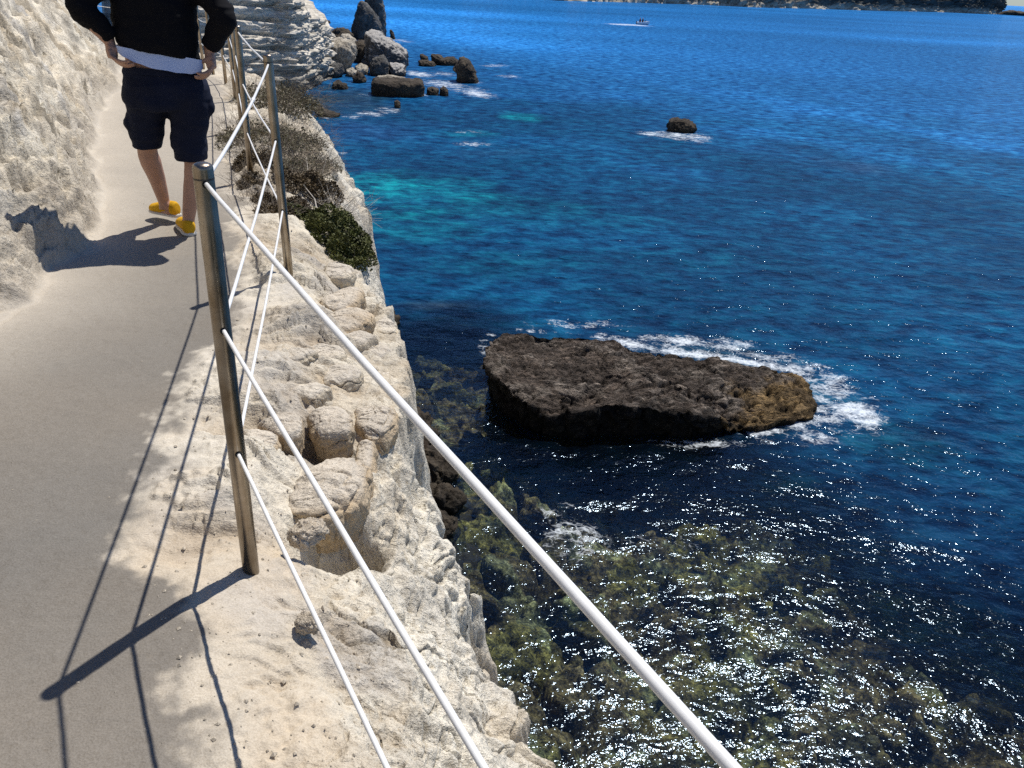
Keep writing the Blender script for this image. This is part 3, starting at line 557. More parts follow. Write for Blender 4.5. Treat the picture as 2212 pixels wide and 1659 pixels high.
top=[(1050,755,.9),(1060,735,.9),(1080,723,.9),(1120,718,.85),(1180,729,.8),(1250,727,.7),(1330,740,.55),(1375,760,.4),(1440,768,.3),(1500,772,.3),(1580,783,.28),(1650,792,.28),(1692,805,.3),(1735,815,.3),(1747,850,.25),(1762,888,.08),(1755,903,.06),(1701,908,.15),(1650,925,.12),(1597,921,.18),(1542,898,.5),(1473,891,.66),(1398,881,.76),(1324,875,.82),(1250,887,.66),(1185,901,.48),(1126,863,.78),(1080,822,.88),(1058,790,.92)]
O=np.array([at(a,b,z_) for a,b,z_ in top]); O=resample(O,300); ctr=O.mean(0); g0=np.array([ctr[0],ctr[1],0.])
V=[]; rad=np.linspace(0,1,90)
side=[(.0,1.0),(-.10,1.0),(-.22,.985),(-.40,.97),(-.60,.965),(-.9,.97),(-1.3,.98),(-1.9,1.0)]
for k in range(300):
    for r in rad:
        p=ctr*(1-r)+O[k]*r; p=p.copy(); p[2]=(ctr[2]+.05)*(1-r)**1+O[k][2]*r; V.append(p)
    for dz,sc_ in [s_ for s_ in side[1:]]:
        for q_ in ([0] if dz<-1 else [0,1]):
            p=ctr+(O[k]-ctr)*(sc_-.01*q_); p=p.copy(); p[2]=O[k][2]+dz-.07*q_; V.append(p)
V=np.array(V); nvv=len(V)//300; Fs=grid_faces(300,nvv,True); n=vnormals(V,Fs)
if n[:,2].sum()<0: Fs=Fs[:,::-1]; n=-n
n[np.arange(0,len(V),nvv)]=(0,0,1)
lx=(V-g0); a_=.5; X=lx[:,0]*math.cos(a_)+lx[:,1]*math.sin(a_); Y=-lx[:,0]*math.sin(a_)+lx[:,1]*math.cos(a_)
q=np.stack([X,Y,V[:,2]],-1); wv=fbm(q*.9,3,501)
f1,f2,ci=worley(np.stack([X*1.1+wv*.5,Y*2.6+wv*.8,q[:,2]*1.5],-1),503); h1,h2,hi=worley(np.stack([X*3.2+wv,Y*7.5+wv,q[:,2]*4],-1),507)
ck=1-ss(0,.07,np.abs(vn(np.stack([X*.9+wv,Y*3.6+wv*2,q[:,2]*1.5],-1),541))); ck2=1-ss(0,.09,np.abs(vn(np.stack([X*2.6+wv*2,Y*8+wv*3,q[:,2]*3],-1),543)))
d=(ci-.5)*.13*ss(0,.10,f2-f1)-.06*(1-ss(0,.08,f2-f1))+(hi-.5)*.06*ss(0,.1,h2-h1)-.15*ck-.05*ck2+fbm(q*.8,3,511)*.10+fbm(q*5,6,513,.72)*.055+ridged(q*2.2,4,515)*.04
V=V+n*d[:,None]
# rusty weed on the right end
rust=.85*ss(.0,.7,(lx[:,0]-2.1)*.8-(lx[:,1]+.2)*.5+1.3*fbm(q*1.1,5,517,.65))
wcr=(1-np.minimum(ss(0,.14,f2-f1),ss(0,.18,h2-h1)*.6+.4))
cb=np.array([.165,.128,.10])*(1+.35*fbm(q*1.7,4,519))[:,None]; pale=np.array([.40,.34,.28]); cb=cb+(pale-cb)*(.75*ss(.12,.5,fbm(q*1.3,5,521,.65)+.3*(d>.08)))[:,None]
cb=cb+(np.array([.36,.235,.095])*(1+.4*fbm(q*3,3,523))[:,None]-cb)*rust[:,None]; cb=cb*(1-.5*wcr)[:,None]*(1-.65*np.clip(ck+ck2*.7,0,1))[:,None]; cb=cb*(.35+.65*ss(-.05,.25,V[:,2]))[:,None]*(.15+.85*ss(.05,.5,n[:,2]))[:,None]  # steep sides near black: their shade put into the colour
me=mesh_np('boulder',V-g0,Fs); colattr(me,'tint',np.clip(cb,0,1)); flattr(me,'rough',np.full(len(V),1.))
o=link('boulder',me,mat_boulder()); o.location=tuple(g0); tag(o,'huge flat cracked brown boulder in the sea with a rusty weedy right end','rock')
M_ledge=M_pale
# loose blocks on the ledge
def lblock(outl,zt,th,seed,label,und=.75,res=150,col=(.60,.48,.33)):
    zt+=.028
    O=np.array(smoothline([tuple(at(a,b,zt)) for a,b in outl+outl[:1]],2)[:-1]); O=resample(O,res); c_=O.mean(0); V=[]
    for k in range(res):
        for a in np.linspace(0,math.pi/2,40): r=math.sin(a)**.7; V.append(c_+(O[k]-c_)*r+np.array([0,0,th*.25-(1-math.cos(a)**.5)*th*.7]))
        for w_ in np.linspace(.08,1,14): V.append(c_+(O[k]-c_)*(1-(1-und)*w_**.8)+np.array([0,0,-th*.45-th*.55*w_]))
    V=np.array(V); nv_=len(V)//res; Fs=grid_faces(res,nv_,True); n=vnormals(V,Fs)
    if n[:,2].sum()<0: Fs=Fs[:,::-1]; n=-n
    n[np.arange(0,len(V),nv_)]=(0,0,1)
    f1,f2,ci=worley(V*np.array([5,9,9.]),seed); lc=1-ss(0,.08,np.abs(vn(V*np.array([5,14,16.])+fbm(V*6,2,seed)[:,None],seed+11))); d=(ci-.5)*.02*ss(0,.2,f2-f1)-.014*lc+fbm(V*5,6,seed,.6)*.026+ridged(V*9,4,seed+3)*.007; d=d*min(1,th/.16)
    V=V+n*d[:,None]
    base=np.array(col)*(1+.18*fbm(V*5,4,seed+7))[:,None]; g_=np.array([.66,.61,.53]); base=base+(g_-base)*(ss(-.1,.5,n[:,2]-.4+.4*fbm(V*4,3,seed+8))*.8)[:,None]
    me=mesh_np('ledge_rock',V-c_,Fs); colattr(me,'tint',np.clip(base,0,1)); flattr(me,'rough',np.full(len(V),.9))
    o=link('ledge_rock',me,M_ground); o.location=tuple(c_); tag(o,label,'rock','weathered blocks on the cliff ledge'); return o
lblock([(612,1082),(628,1048),(658,1020),(700,1004),(745,992),(785,996),(802,1018),(796,1050),(780,1085),(740,1108),(700,1118),(655,1116),(620,1104)],7.35,.18,601,'largest rounded orange tan block, overhanging its own shadow on the ledge')
lblock([(520,930),(560,925),(610,935),(612,955),(585,975),(530,975)],7.47,.10,603,'low flat slab beside the near post with a shaded front',.85)
lblock([(560,915),(600,890),(650,895),(660,925),(640,950),(600,945)],7.45,.10,605,'tan slab behind the low flat slab next to the near post',.85)
lblock([(660,900),(700,878),(745,880),(770,905),(765,940),(720,950),(675,945)],7.40,.13,607,'knobbly block under the middle cable on the ledge',.8)
lblock([(760,890),(800,868),(850,880),(862,905),(835,945),(790,950),(765,925)],7.30,.15,609,'rounded block on the ledge lip crossed by the thick top cable',.8)
lblock([(765,1000),(770,965),(800,955),(815,985),(808,1015),(785,1025)],7.28,.12,611,'small round knob on the lip right of the largest block',.8)
lblock([(690,650),(730,625),(775,620),(790,640),(760,665),(715,672)],7.42,.11,613,'farther of the two layered blocks on the lip near the second post',.8)
lblock([(700,690),(745,672),(790,670),(815,690),(770,715),(720,722)],7.38,.12,615,'nearer of the two layered blocks on the lip near the second post',.8)
slabs=[(705,765,52,20,7.40,'flat layered slab midway along the ledge, left of the thick cable'),(742,812,50,22,7.37,'tan slab under the thick cable halfway to the big blocks'),(812,760,44,20,7.30,'slab hanging over the lip below the second post, farther one'),(830,812,36,24,7.27,'slab hanging over the lip above the dark shore rocks'),(668,845,44,18,7.42,'thin pale slab behind the knobbly block'),(832,705,34,22,7.31,'rounded lip slab jutting out over the water near the second post'),(640,770,46,15,7.45,'long low ridge of stone nearest the railing on the ledge'),(735,585,44,16,7.40,'pale slab just below the cushion plant'),(775,735,40,16,7.36,'narrow slab wedged between the two layered blocks and the lip')]
for k,(px,py,w_,h_,z_,lb) in enumerate(slabs):
    rr_=random.Random(900+k); o_=[]
    for i in range(9):
        a=2*math.pi*i/9+rr_.uniform(-.2,.2); q_=rr_.uniform(.75,1.12); o_.append((px+w_*q_*math.cos(a)+.25*h_*math.sin(a),py+h_*q_*math.sin(a)-.12*w_*math.cos(a)))
    lblock(o_,z_-.02,.095,660+2*k,lb,.88,120,(.66,.58,.45))
for k,(px,py,z_,sz,lb) in enumerate(((668,1345,7.47,(.035,.028,.022),'fist sized brown stone set in the sandy ledge under the lowest cable'),(665,1152,7.44,(.06,.04,.035),'small knobbly block below the shaded overhang'))):
    o=pebble('ledge_rock',tuple(at(px,py,z_)),sz,M_ground,640+k,lb,'weathered blocks on the cliff ledge',amp=.30,freq=1.5,rot=k*.8,res=(110,66))
    vv=np.empty(len(o.data.vertices)*3,np.float32); o.data.vertices.foreach_get('co',vv); vv=vv.reshape(-1,3); colattr(o.data,'tint',np.clip(np.array([.60,.53,.43])*(1+.25*fbm(vv*14+k*5,4,650))[:,None],0,1)); flattr(o.data,'rough',np.full(len(vv),.8))
# ------------------------------------------------------------------ railing
posts_px=[((540,1213),(437,357)),((625,600),(578,120)),((543,392),(513,57)),((523,285),(500,25)),((509,219),(488,6)),((488,181),None),((461,161),None),((440,149),None)]
M_seam=mat_simple('cap_seam',(.10,.09,.08),.5,.8)
railing=empty('railing',tuple(at(540,1213)))
tag(railing,'cliff path railing of steel posts threaded with three white coated cables','railing')
R0=np.array(railing.location)
PB=[];PT=[]
for b_,t_ in posts_px:
    B=at(*b_); T=atv(*t_,B) if t_ else B+np.array([0,0,1.1]); PB.append(B); PT.append(T)
d01=np.array([.512,-.859,.012]); 
PB.insert(0,PB[0]+d01*2.35); PT.insert(0,PB[0]+np.array([0,0,1.1])); PB.insert(0,PB[0]+np.array([1.2,-1.9,0])); PT.insert(0,PB[0]+np.array([0,0,1.1]))
for k in range(5):
    q=PB[-1]+np.array([-1.55-.1*k,1.35,-.0]); PB.append(q); PT.append(q+np.array([0,0,1.1]))
H1=np.linalg.norm(PT[2]-PB[2]); hz=[(atv(x_,y_,PB[2])[2]-PZ)/(PT[2][2]-PZ) for x_,y_ in ((440,394),(477,708),(512,973))]
RAD=.0225
def post_parts(B,T):
    ax=T-B; L=np.linalg.norm(ax); ax/=L; prof=[(-.25,RAD),(L*.5,RAD),(L-.008,RAD),(L-.004,RAD*.985),(L+.000,RAD*.93),(L+.003,RAD*.80),(L+.006,RAD*.5),(L+.007,.0015)]
    return tube([B+ax*h for h,_ in prof],[r for _,r in prof],28)
for k,(B,T) in enumerate(zip(PB,PT)):
    p=mk('post',[(np.array(post_parts(B,T)[0])-R0,post_parts(B,T)[1])],M_steel,railing)
    for m_ in p.data.polygons: m_.use_smooth=True
    ax=(T-B)/np.linalg.norm(T-B)
    v,f=tube([T-ax*.030,T-ax*.026],[RAD+.0004,RAD+.0004],28,False)
    cp=mk('cap_seam',[(np.array(v)-R0,f)],M_seam,p)
    for j,h in enumerate(hz):
        H=B+(T-B)*h
        for nb in (k-1,k+1):
            if 0<=nb<len(PB):
                dn=(PB[nb]+(PT[nb]-PB[nb])*h)-H; dn/=np.linalg.norm(dn); dn-=ax*(dn@ax); dn/=np.linalg.norm(dn)
                v,f=tube([H+dn*(RAD-.004),H+dn*(RAD+.0012)],[.0088,.0088],16)
                mk('cable_hole',[(np.array(v)-R0,f)],M_hole,p)
for j,h in enumerate(hz):
    path=[]
    for k in range(len(PB)-1):
        a=PB[k]+(PT[k]-PB[k])*h; b=PB[k+1]+(PT[k+1]-PB[k+1])*h
        for t in np.linspace(0,1,14,endpoint=False):
            q=a*(1-t)+b*t; q=q-np.array([0,0,1])*(.022 if k!=1 else .010)*4*t*(1-t)*(.5+.5*((k*7+j*3)%5)/4); q=q+np.array([0,0,.0012])*math.sin(t*17+j+k); path.append(q)
    path.append(b)
    v,f=tube(path,[.0050],12); c_=mk('cable',[(np.array(v)-R0,f)],M_cable,railing)
    for (k,t) in ((( 2,.62),) if j==0 else ((3,.55),) if j==1 else ((4,.4),)):
        a=PB[k]+(PT[k]-PB[k])*h; b=PB[k+1]+(PT[k+1]-PB[k+1])*h; i=k*14+int(t*14); q=path[i]; e=path[i+1]-q; e/=np.linalg.norm(e)
        v,f=tube([q,q+e*.003,q+e*.05,q+e*.053],[.005,.0072,.0072,.005],12); mk('sleeve',[(np.array(v)-R0,f)],M_cable,c_)
    if j==0:
        q=PB[3]+(PT[3]-PB[3])*h
# small stones and grit lying about
pv=[];pf=[]
GA=np.radians(rng.uniform(-46,12,3200)); GR=.9*np.exp(rng.random(3200)*2.2); GX,GY=GR*np.sin(GA),GR*np.cos(GA); GU=sdist(LIP,GX,GY); GP=sdist(PATHR,GX,GY)
for k in range(3200):
    x_,y_,u_,p_=float(GX[k]),float(GY[k]),GU[k],GP[k]
    if u_>-.03: continue
    if p_<0 and random.random()<.88: continue
    s=random.choice([.002,.003,.003,.004,.006])*random.uniform(.7,1.4)*(1 if p_>0 else .6)
    if random.random()<.008: s*=2.4
    z_=ground_z(x_,y_)+s*.25; n0=len(pv)
    J=[1+random.uniform(-.3,.3) for _ in range(6)]; ro=random.random()*3
    for i,(dx,dy,dz) in enumerate(((1,0,0),(0,1,0),(-1,0,0),(0,-1,0),(0,0,.8),(0,0,-.6))):
        pv.append((x_+s*J[i]*(dx*math.cos(ro)-dy*math.sin(ro)),y_+s*J[i]*(dx*math.sin(ro)+dy*math.cos(ro)),z_+s*J[i]*dz))
    for t in ((0,1,4),(1,2,4),(2,3,4),(3,0,4),(1,0,5),(2,1,5),(3,2,5),(0,3,5)): pf.append(tuple(i+n0 for i in t))
me=bpy.data.meshes.new('gravel'); me.from_pydata(pv,[],pf); tag(link('gravel',me,mat_simple('gravel_stone',(.46,.40,.31),.9,0,(40,.35)),None,False),'loose pale grit and small stones scattered over the ledge','gravel',None,'stuff')
for k,(px,py,s) in enumerate([(160*1.0+300,1045,.012),(506,1085,.006)][:1]):
    pebble('stone',tuple(at(456,1060,PZ+.01)),(.011,.008,.007),M_pale,71,'small white pebble on the ledge left of the near post',amp=.1,res=(20,12),cat='stone')
# ------------------------------------------------------------------ cliff edge scrub
M_green=mat_leaf('green_leaf',(.095,.105,.030),.65); M_brownleaf=mat_leaf('brown_leaf',(.105,.075,.040)); M_greyleaf=mat_leaf('grey_leaf',(.13,.12,.075)); M_twig=mat_simple('dry_twig',(.20,.165,.125),.9,0,(20,.3)); M_twigp=mat_simple('bleached_twig',(.50,.46,.40),.9)
def leaves(cs,n,size,flat=.5,seed=1):
    g=np.random.default_rng(seed); cs=np.array(cs,float); W=cs[:,3]*cs[:,4]; c=cs[g.choice(len(cs),n,p=W/W.sum())]
    th=g.random(n)*2*math.pi; rr=np.sqrt(g.random(n)); x_=c[:,0]+c[:,3]*rr*np.cos(th); y_=c[:,1]+c[:,4]*rr*np.sin(th)
    top=c[:,5]*np.sqrt(np.maximum(0,1-rr*rr)); lump=.62+.38*np.sin(x_*23+np.sin(y_*17)*2)*np.sin(y_*19+x_*7)
    z_=c[:,2]+top*lump*(1-.35*g.random(n)**2)-rr**3*.05; s=(size*(.6+.8*g.random(n)))[:,None]
    a=g.normal(size=(n,3)); a[:,2]=np.abs(a[:,2])*.4+.1; a/=np.linalg.norm(a,axis=1)[:,None]; b=np.cross(a,g.normal(size=(n,3))); b/=np.linalg.norm(b,axis=1)[:,None]
    p=np.stack([x_,y_,z_],-1); w_=s*.38
    V=np.stack([p-b*w_*.3,p+a*s*.5+b*w_,p+a*s,p+a*s*.5-b*w_],1).reshape(-1,3); return V,np.arange(len(V)).reshape(-1,4)
def twigs(cs,n,L,seed=1,r=.0016,droop=0.,out=(.5,.2,.6)):
    g=np.random.default_rng(seed); parts=[]
    for k in range(n):
        c=cs[g.integers(len(cs))]; th=g.random()*6.28; rr=g.random()**.6*.8; p=np.array([c[0]+c[3]*rr*math.cos(th),c[1]+c[4]*rr*math.sin(th),c[2]+c[5]*.15*g.random()])
        d=np.array([math.cos(th)*.6+out[0]*.5,math.sin(th)*.6+out[1]*.3,out[2]])+g.normal(size=3)*.45; d/=np.linalg.norm(d); l=L*(.4+.8*g.random()); pts=[p]
        for s in range(4): d=d+g.normal(size=3)*.33; d/=np.linalg.norm(d); pts.append(pts[-1]+d*l/4)
        parts.append(tube(pts,[r,r*.8,r*.7,r*.5,r*.3],4,False))
        for b in range(g.integers(1,4)):
            i=g.integers(1,4); e=d+g.normal(size=3)*.8; e/=np.linalg.norm(e); q=pts[i]; parts.append(tube([q,q+e*l*.18+g.normal(size=3)*.01,q+e*l*.35],[r*.6,r*.5,r*.25],3,False))
    return parts
def plant(name,cs_px,n,size,lm,nt_,tl,tm,label,cat,seed,group=None,z=7.33,extra=None,out=(.5,.2,.6)):
    cs=[]
    for (px,py,rx,ry,h,dz) in cs_px:
        g=at(px,py,z+dz); gz=ground_z(g[0],g[1]); rx*=1.08; ry*=1.08; h*=1.0; zz=max(gz,z-.35)+.01; g=at(px,py,zz+h*.4); cs.append((g[0],g[1],max(ground_z(g[0],g[1]),z-.35)-.02,rx,ry,h*1.25))
    o=empty(name,(cs[0][0],cs[0][1],z)); tag(o,label,cat,group); L0=np.array(o.location)
    if n:
        V_,F_=leaves(cs,n,size,seed=seed); me=mesh_np('foliage',V_-L0,F_); link('foliage',me,lm,o,False)
    if nt_:
        v,f=join(twigs(cs,nt_,tl,seed,out=out)); v=np.array(v)-L0; mk('branches',[(v,f)],tm,o,False)
    if extra: 
        for v,f in extra: mk('branch',[(np.array(v)-L0,f)],M_twigp,o,False)
    return o
plant('cushion_plant',[(640,445,.20,.20,.13,.0),(680,468,.24,.24,.18,-.02),(718,500,.24,.26,.19,-.05),(746,532,.18,.24,.18,-.10),(765,560,.10,.20,.14,-.22)],34000,.016,M_green,120,.10,M_twig,'dense dark green cushion plant draping over the ledge edge','plant',71)
plant('shrub',[(610,425,.22,.22,.10,.02),(590,455,.16,.14,.07,.03),(640,398,.26,.22,.15,0),(668,410,.25,.22,.15,-.03)],19000,.016,M_brownleaf,260,.16,M_twig,'brownish low shrub with withered leaves above the green cushion plant','shrub',73)
plant('shrub',[(600,352,.28,.3,.16,0),(640,368,.3,.3,.16,-.04),(570,330,.25,.3,.14,.03),(672,352,.26,.3,.12,-.12)],5000,.016,M_greyleaf,760,.26,M_twig,'dry grey twiggy shrub filling the ledge behind the second post','shrub',75)
plant('shrub',[(556,352,.2,.26,.16,.05),(545,385,.15,.2,.10,.08),(560,408,.14,.16,.07,.08)],11000,.016,M_brownleaf,420,.20,M_twig,'brown and green bush around the foot of the third post','shrub',77)
plant('shrub',[(565,285,.4,.4,.20,.05),(600,290,.4,.4,.20,-.02),(540,275,.35,.4,.12,.08),(635,305,.3,.4,.15,-.1)],6000,.020,M_greyleaf,620,.34,M_twig,'grey green spiky bush farther along behind the railing','shrub',79)
plant('shrub',[(600,205,.5,.6,.3,.1),(620,225,.4,.5,.25,0),(580,195,.5,.6,.2,.15)],5000,.026,M_greyleaf,420,.55,M_twig,'leafless pale bush beside the white boulder below the headland','shrub',81)
plant('shrub',[(603,305,.14,.14,.10,.08),(611,322,.12,.12,.10,.06)],2500,.016,M_green,20,.1,M_twig,'small olive green tuft sprouting from the grey scrub','shrub',83)
def dead(pts,z,w=.004):
    w*=1.5
    P=[at(px,py,z+dz) for px,py,dz in pts]; return tube(P,list(np.linspace(w,w*.4,len(P))),5,False)
ex=[dead([(700,470,-.15),(725,455,-.05),(752,440,.0),(742,420,.05),(757,390,.1)],7.3,.0035),dead([(725,455,-.05),(735,420,.05),(728,395,.1),(740,380,.12)],7.3,.003),dead([(752,440,0),(765,428,.05),(772,405,.1)],7.3,.002),dead([(745,500,-.1),(756,470,0),(762,450,.05),(775,440,.07)],7.3,.0028),dead([(756,478,0),(780,474,.05),(790,470,.05)],7.3,.002),dead([(720,430,0),(745,430,.1),(770,425,.15),(790,412,.2)],7.3,.002),
    dead([(690,480,.05),(680,430,.15),(660,405,.2),(655,398,.25)],7.35,.0035),dead([(690,400,.0),(700,360,.1),(705,345,.15)],7.3,.003),dead([(655,430,.05),(668,395,.2),(662,340,.2)],7.3,.003),dead([(700,350,0),(710,330,.1),(722,312,.1)],7.2,.003)]
plant('dead_twigs',[(715,450,.2,.2,.08,0)],0,.01,M_greyleaf,120,.30,M_twigp,'bleached dead twigs poking out over the turquoise water','twigs',85,extra=ex,out=(.9,.2,.35))
# ------------------------------------------------------------------ person walking away
gP=at(408,505); gP[2]=ground_z(gP[0],gP[1]); azp=math.atan2(-gP[0],gP[1])
Dd=np.array([-math.sin(azp),math.cos(azp),0]); Rr=np.array([math.cos(azp),math.sin(azp),0]); Zz=np.array([0,0,1.])
person=empty('person',tuple(gP)); tag(person,'person in black jumper, navy shorts and yellow shoes walking away, holding a white shirt hem','person')
def Lc(p): return Rr*p[0]+Dd*p[1]+Zz*p[2]
def ltube(pts,rad,seg=16): return tube([Lc(p) for p in pts],rad,seg)
def crom(P,R_,n=5):
    P=[np.array(p,float) for p in P]; Q=[];q=[]
    for i in range(len(P)-1):
        p0=P[max(i-1,0)];p1=P[i];p2=P[i+1];p3=P[min(i+2,len(P)-1)]
        for k in range(n):
            t=k/n; Q.append(.5*((2*p1)+(-p0+p2)*t+(2*p0-5*p1+4*p2-p3)*t*t+(-p0+3*p1-3*p2+p3)*t**3)); q.append(R_[i]*(1-t)+R_[i+1]*t)
    Q.append(P[-1]); q.append(R_[-1]); return Q,q
def limb(P,R_,seg=18,n=5): Q,q=crom(P,R_,n); return ltube(Q,q,seg)
def eloft(rings,seg=28,n=4):            # (r,d,z, half width, half depth)
    A=np.array([tuple(r)+(0,)*(6-len(r)) for r in rings],float); Q=[]
    for i in range(len(A)-1):
        p0=A[max(i-1,0)];p1=A[i];p2=A[i+1];p3=A[min(i+2,len(A)-1)]
        for k in range(n):
            t=k/n; Q.append(.5*((2*p1)+(-p0+p2)*t+(2*p0-5*p1+4*p2-p3)*t*t+(-p0+3*p1-3*p2+p3)*t**3))
    Q.append(A[-1]); V_=[];F_=[]
    for q in Q:
        for j in range(seg):
            w_=2*math.pi*j/seg; cx,sx=math.cos(w_),math.sin(w_); e=.85
            V_.append(Lc((q[0]+q[3]*math.copysign(abs(cx)**e,cx),q[1]+q[4]*math.copysign(abs(sx)**e,sx),q[2]+(q[5] if len(q)>5 else 0)*cx)))
    for k in range(len(Q)-1):
        for j in range(seg): j2=(j+1)%seg; F_.append((k*seg+j,k*seg+j2,(k+1)*seg+j2,(k+1)*seg+j))
    F_.append(tuple(range(seg))[::-1]); F_.append(tuple((len(Q)-1)*seg+j for j in range(seg))); return V_,F_
def ball(c_,r_,seg=16):
    return eloft([(c_[0],c_[1],c_[2]+r_[2]*math.sin(a),max(r_[0]*math.cos(a),.001),max(r_[1]*math.cos(a),.001)) for a in np.linspace(-1.5,1.5,9)],seg,1)
def sculpt(name,parts,mat,voxel,sm=4,wr=None,parent=person):
    V_,F_=join(parts); me=bpy.data.meshes.new(name+'_rough'); me.from_pydata(V_,[],F_); bm=bmesh.new(); bm.from_mesh(me); bmesh.ops.recalc_face_normals(bm,faces=bm.faces); bm.to_mesh(me); bm.free()
    o=bpy.data.objects.new('tmp',me); COL.objects.link(o); r=o.modifiers.new('r','REMESH'); r.mode='VOXEL'; r.voxel_size=voxel; s=o.modifiers.new('s','SMOOTH'); s.iterations=sm; s.factor=.5
    dg=bpy.context.evaluated_depsgraph_get(); dg.update(); m2=bpy.data.meshes.new_from_object(o.evaluated_get(dg)); bpy.data.objects.remove(o); m2.name=name
    if wr:
        n=len(m2.vertices); co_=np.empty(n*3,np.float32); m2.vertices.foreach_get('co',co_); co_=co_.reshape(-1,3); nn_=np.empty(n*3,np.float32); m2.vertices.foreach_get('normal',nn_); nn_=nn_.reshape(-1,3)
        co_=co_+nn_*wr(co_)[:,None]; m2.vertices.foreach_set('co',co_.astype(np.float32).ravel()); m2.update()
    return link(name,m2,mat,parent)
M_skin=mat_simple('skin',(.42,.235,.16),.5,0,(18,.12),.4); M_black=mat_simple('black_knit',(.006,.006,.008),.9,0,None,.15,(900,.4,.001)); M_navy=mat_simple('navy_cotton',(.008,.011,.026),.85,0,(6,.25),.2,(700,.4,.001))
M_shirt=mat_simple('sky_shaded_jersey',(.56,.65,.88),.8,0,None,.2); M_shoe=mat_simple('yellow_canvas',(.62,.34,.012),.8,0,(30,.12),.2,(900,.4,.0008)); M_sole=mat_simple('off_white_rubber',(.62,.60,.54),.7); M_hair=mat_simple('dark_hair',(.03,.02,.013),.7,0,(60,.4))  # shirt: white cloth with blue sky shade put into its colour
LK,LA=(-.165,.13,.49),(-.120,.27,.135)
RK,RA=(.085,.0,.475),(.010,-.015,.095)
def hand(sd,W,K,tips):
    """W wrist, K centre of knuckles, tips where the fingers end; sd -1 left, 1 right"""
    W,K,T=map(np.array,(W,K,tips)); out=[]
    up=np.array([0,0,1.]); fw=(K-W)/np.linalg.norm(K-W); side=np.cross(fw,T-K); side/=np.linalg.norm(side)
    if side[2]>0: side=-side            # from index (up) to little finger (down)
    out.append(limb([W-fw*.04,W,W+(K-W)*.55,K],[.025,.026,.030,.026],16))
    for i,(o_,l) in enumerate(((-.030,1.),(-.010,1.1),(.010,1.02),(.028,.82))):
        b=K+side*o_; e=(T-K)*l*np.array([1,1,1])+side*o_*.55; m1=b+e*.38+fw*.016; m2_=b+e*.75+fw*.012; tip=b+e
        out.append(limb([b-fw*.03,b,m1,m2_,tip,tip+(tip-m2_)*.25-fw*.006],[.013,.0112,.0100,.0090,.0082,.0045],12,4))
    th=W+(K-W)*.45-side*.022; e=(T-K); out.append(limb([W+(K-W)*.2-side*.012,th,th+e*.35-side*.006+np.array([0,.02,0]),th+e*.66+side*.004+np.array([0,.018,0])],[.016,.0135,.0115,.0085],12,4))
    return out
LW,LKn,LT=(-.262,-.075,1.085),(-.258,-.110,1.012),(-.168,-.150,.985)
RW,RKn,RT=(.232,-.075,1.045),(.236,-.115,.965),(.150,-.150,.925)
LS,LE=(-.205,0,1.405),(-.375,-.13,1.275); RS,RE=(.185,0,1.395),(.318,-.13,1.25)
foot=lambda A,hx,tx: [eloft([(hx[0]*.7+A[0]*.3,hx[1]*.7+A[1]*.3,A[2]-.075,.022,.026),(hx[0]*.6+A[0]*.4,hx[1]*.6+A[1]*.4,A[2]-.03,.028,.034),(A[0],A[1],A[2]+.01,.032,.036)],16,3),limb([hx+(A[2]-.065,),((hx[0]*.6+tx[0]*.4),(hx[1]*.6+tx[1]*.4),A[2]-.060),tuple(np.array(hx)*.25+np.array(tx)*.75)+(A[2]-.074,)],[.026,.024,.014],14)]
body=[limb([(-.10,0,.90),(-.13,.05,.70),LK,(-.158,.175,.40),(-.140,.215,.30),LA,(LA[0],LA[1],LA[2]-.05)],[.10,.085,.056,.060,.050,.034,.036]),
      limb([(.07,0,.90),(.085,.01,.70),RK,(.078,-.012,.37),(.05,-.018,.27),RA,(RA[0],RA[1],.04)],[.10,.085,.056,.060,.050,.035,.036]),
      eloft([(-.02,0,.80,.15,.10),(-.02,0,.90,.185,.125),(-.02,0,1.0,.185,.120),(-.02,0,1.10,.175,.11),(-.015,0,1.25,.19,.115),(-.01,.0,1.38,.185,.10),(-.01,.01,1.43,.12,.07),(-.01,.02,1.46,.06,.06)]),
      limb([(-.01,.02,1.40),(-.01,.03,1.50),(-.01,.045,1.56)],[.062,.056,.054]),
      eloft([(-.01,.055,1.50,.030,.035),(-.01,.065,1.525,.050,.065),(-.01,.06,1.56,.066,.085),(-.01,.05,1.61,.074,.096),(-.01,.045,1.655,.076,.098),(-.01,.045,1.70,.062,.080),(-.01,.045,1.73,.03,.04)]),
      limb([(-.01,.150,1.625),(-.01,.168,1.60),(-.01,.158,1.585)],[.010,.015,.010],10,3),ball((-.087,.045,1.60),(.008,.02,.032),10),ball((.067,.045,1.60),(.008,.02,.032),10),
      limb([LS,LE,LW],[.05,.040,.027]),limb([RS,RE,RW],[.05,.040,.027])]+hand(-1,LW,LKn,LT)+hand(1,RW,RKn,RT)+foot(LA,(-.085,.255),(-.20,.37))+foot(RA,(.005,-.03),(-.025,.15))
sculpt('body',body,M_skin,.0052,3)
def wr_kn(a,f,s): return lambda c_: (a*fbm(c_*f*np.array([1,1,1.8]),3,s)+a*.5*ridged(c_*f*np.array([.7,.7,2.2]),2,s+3)).astype(np.float32)
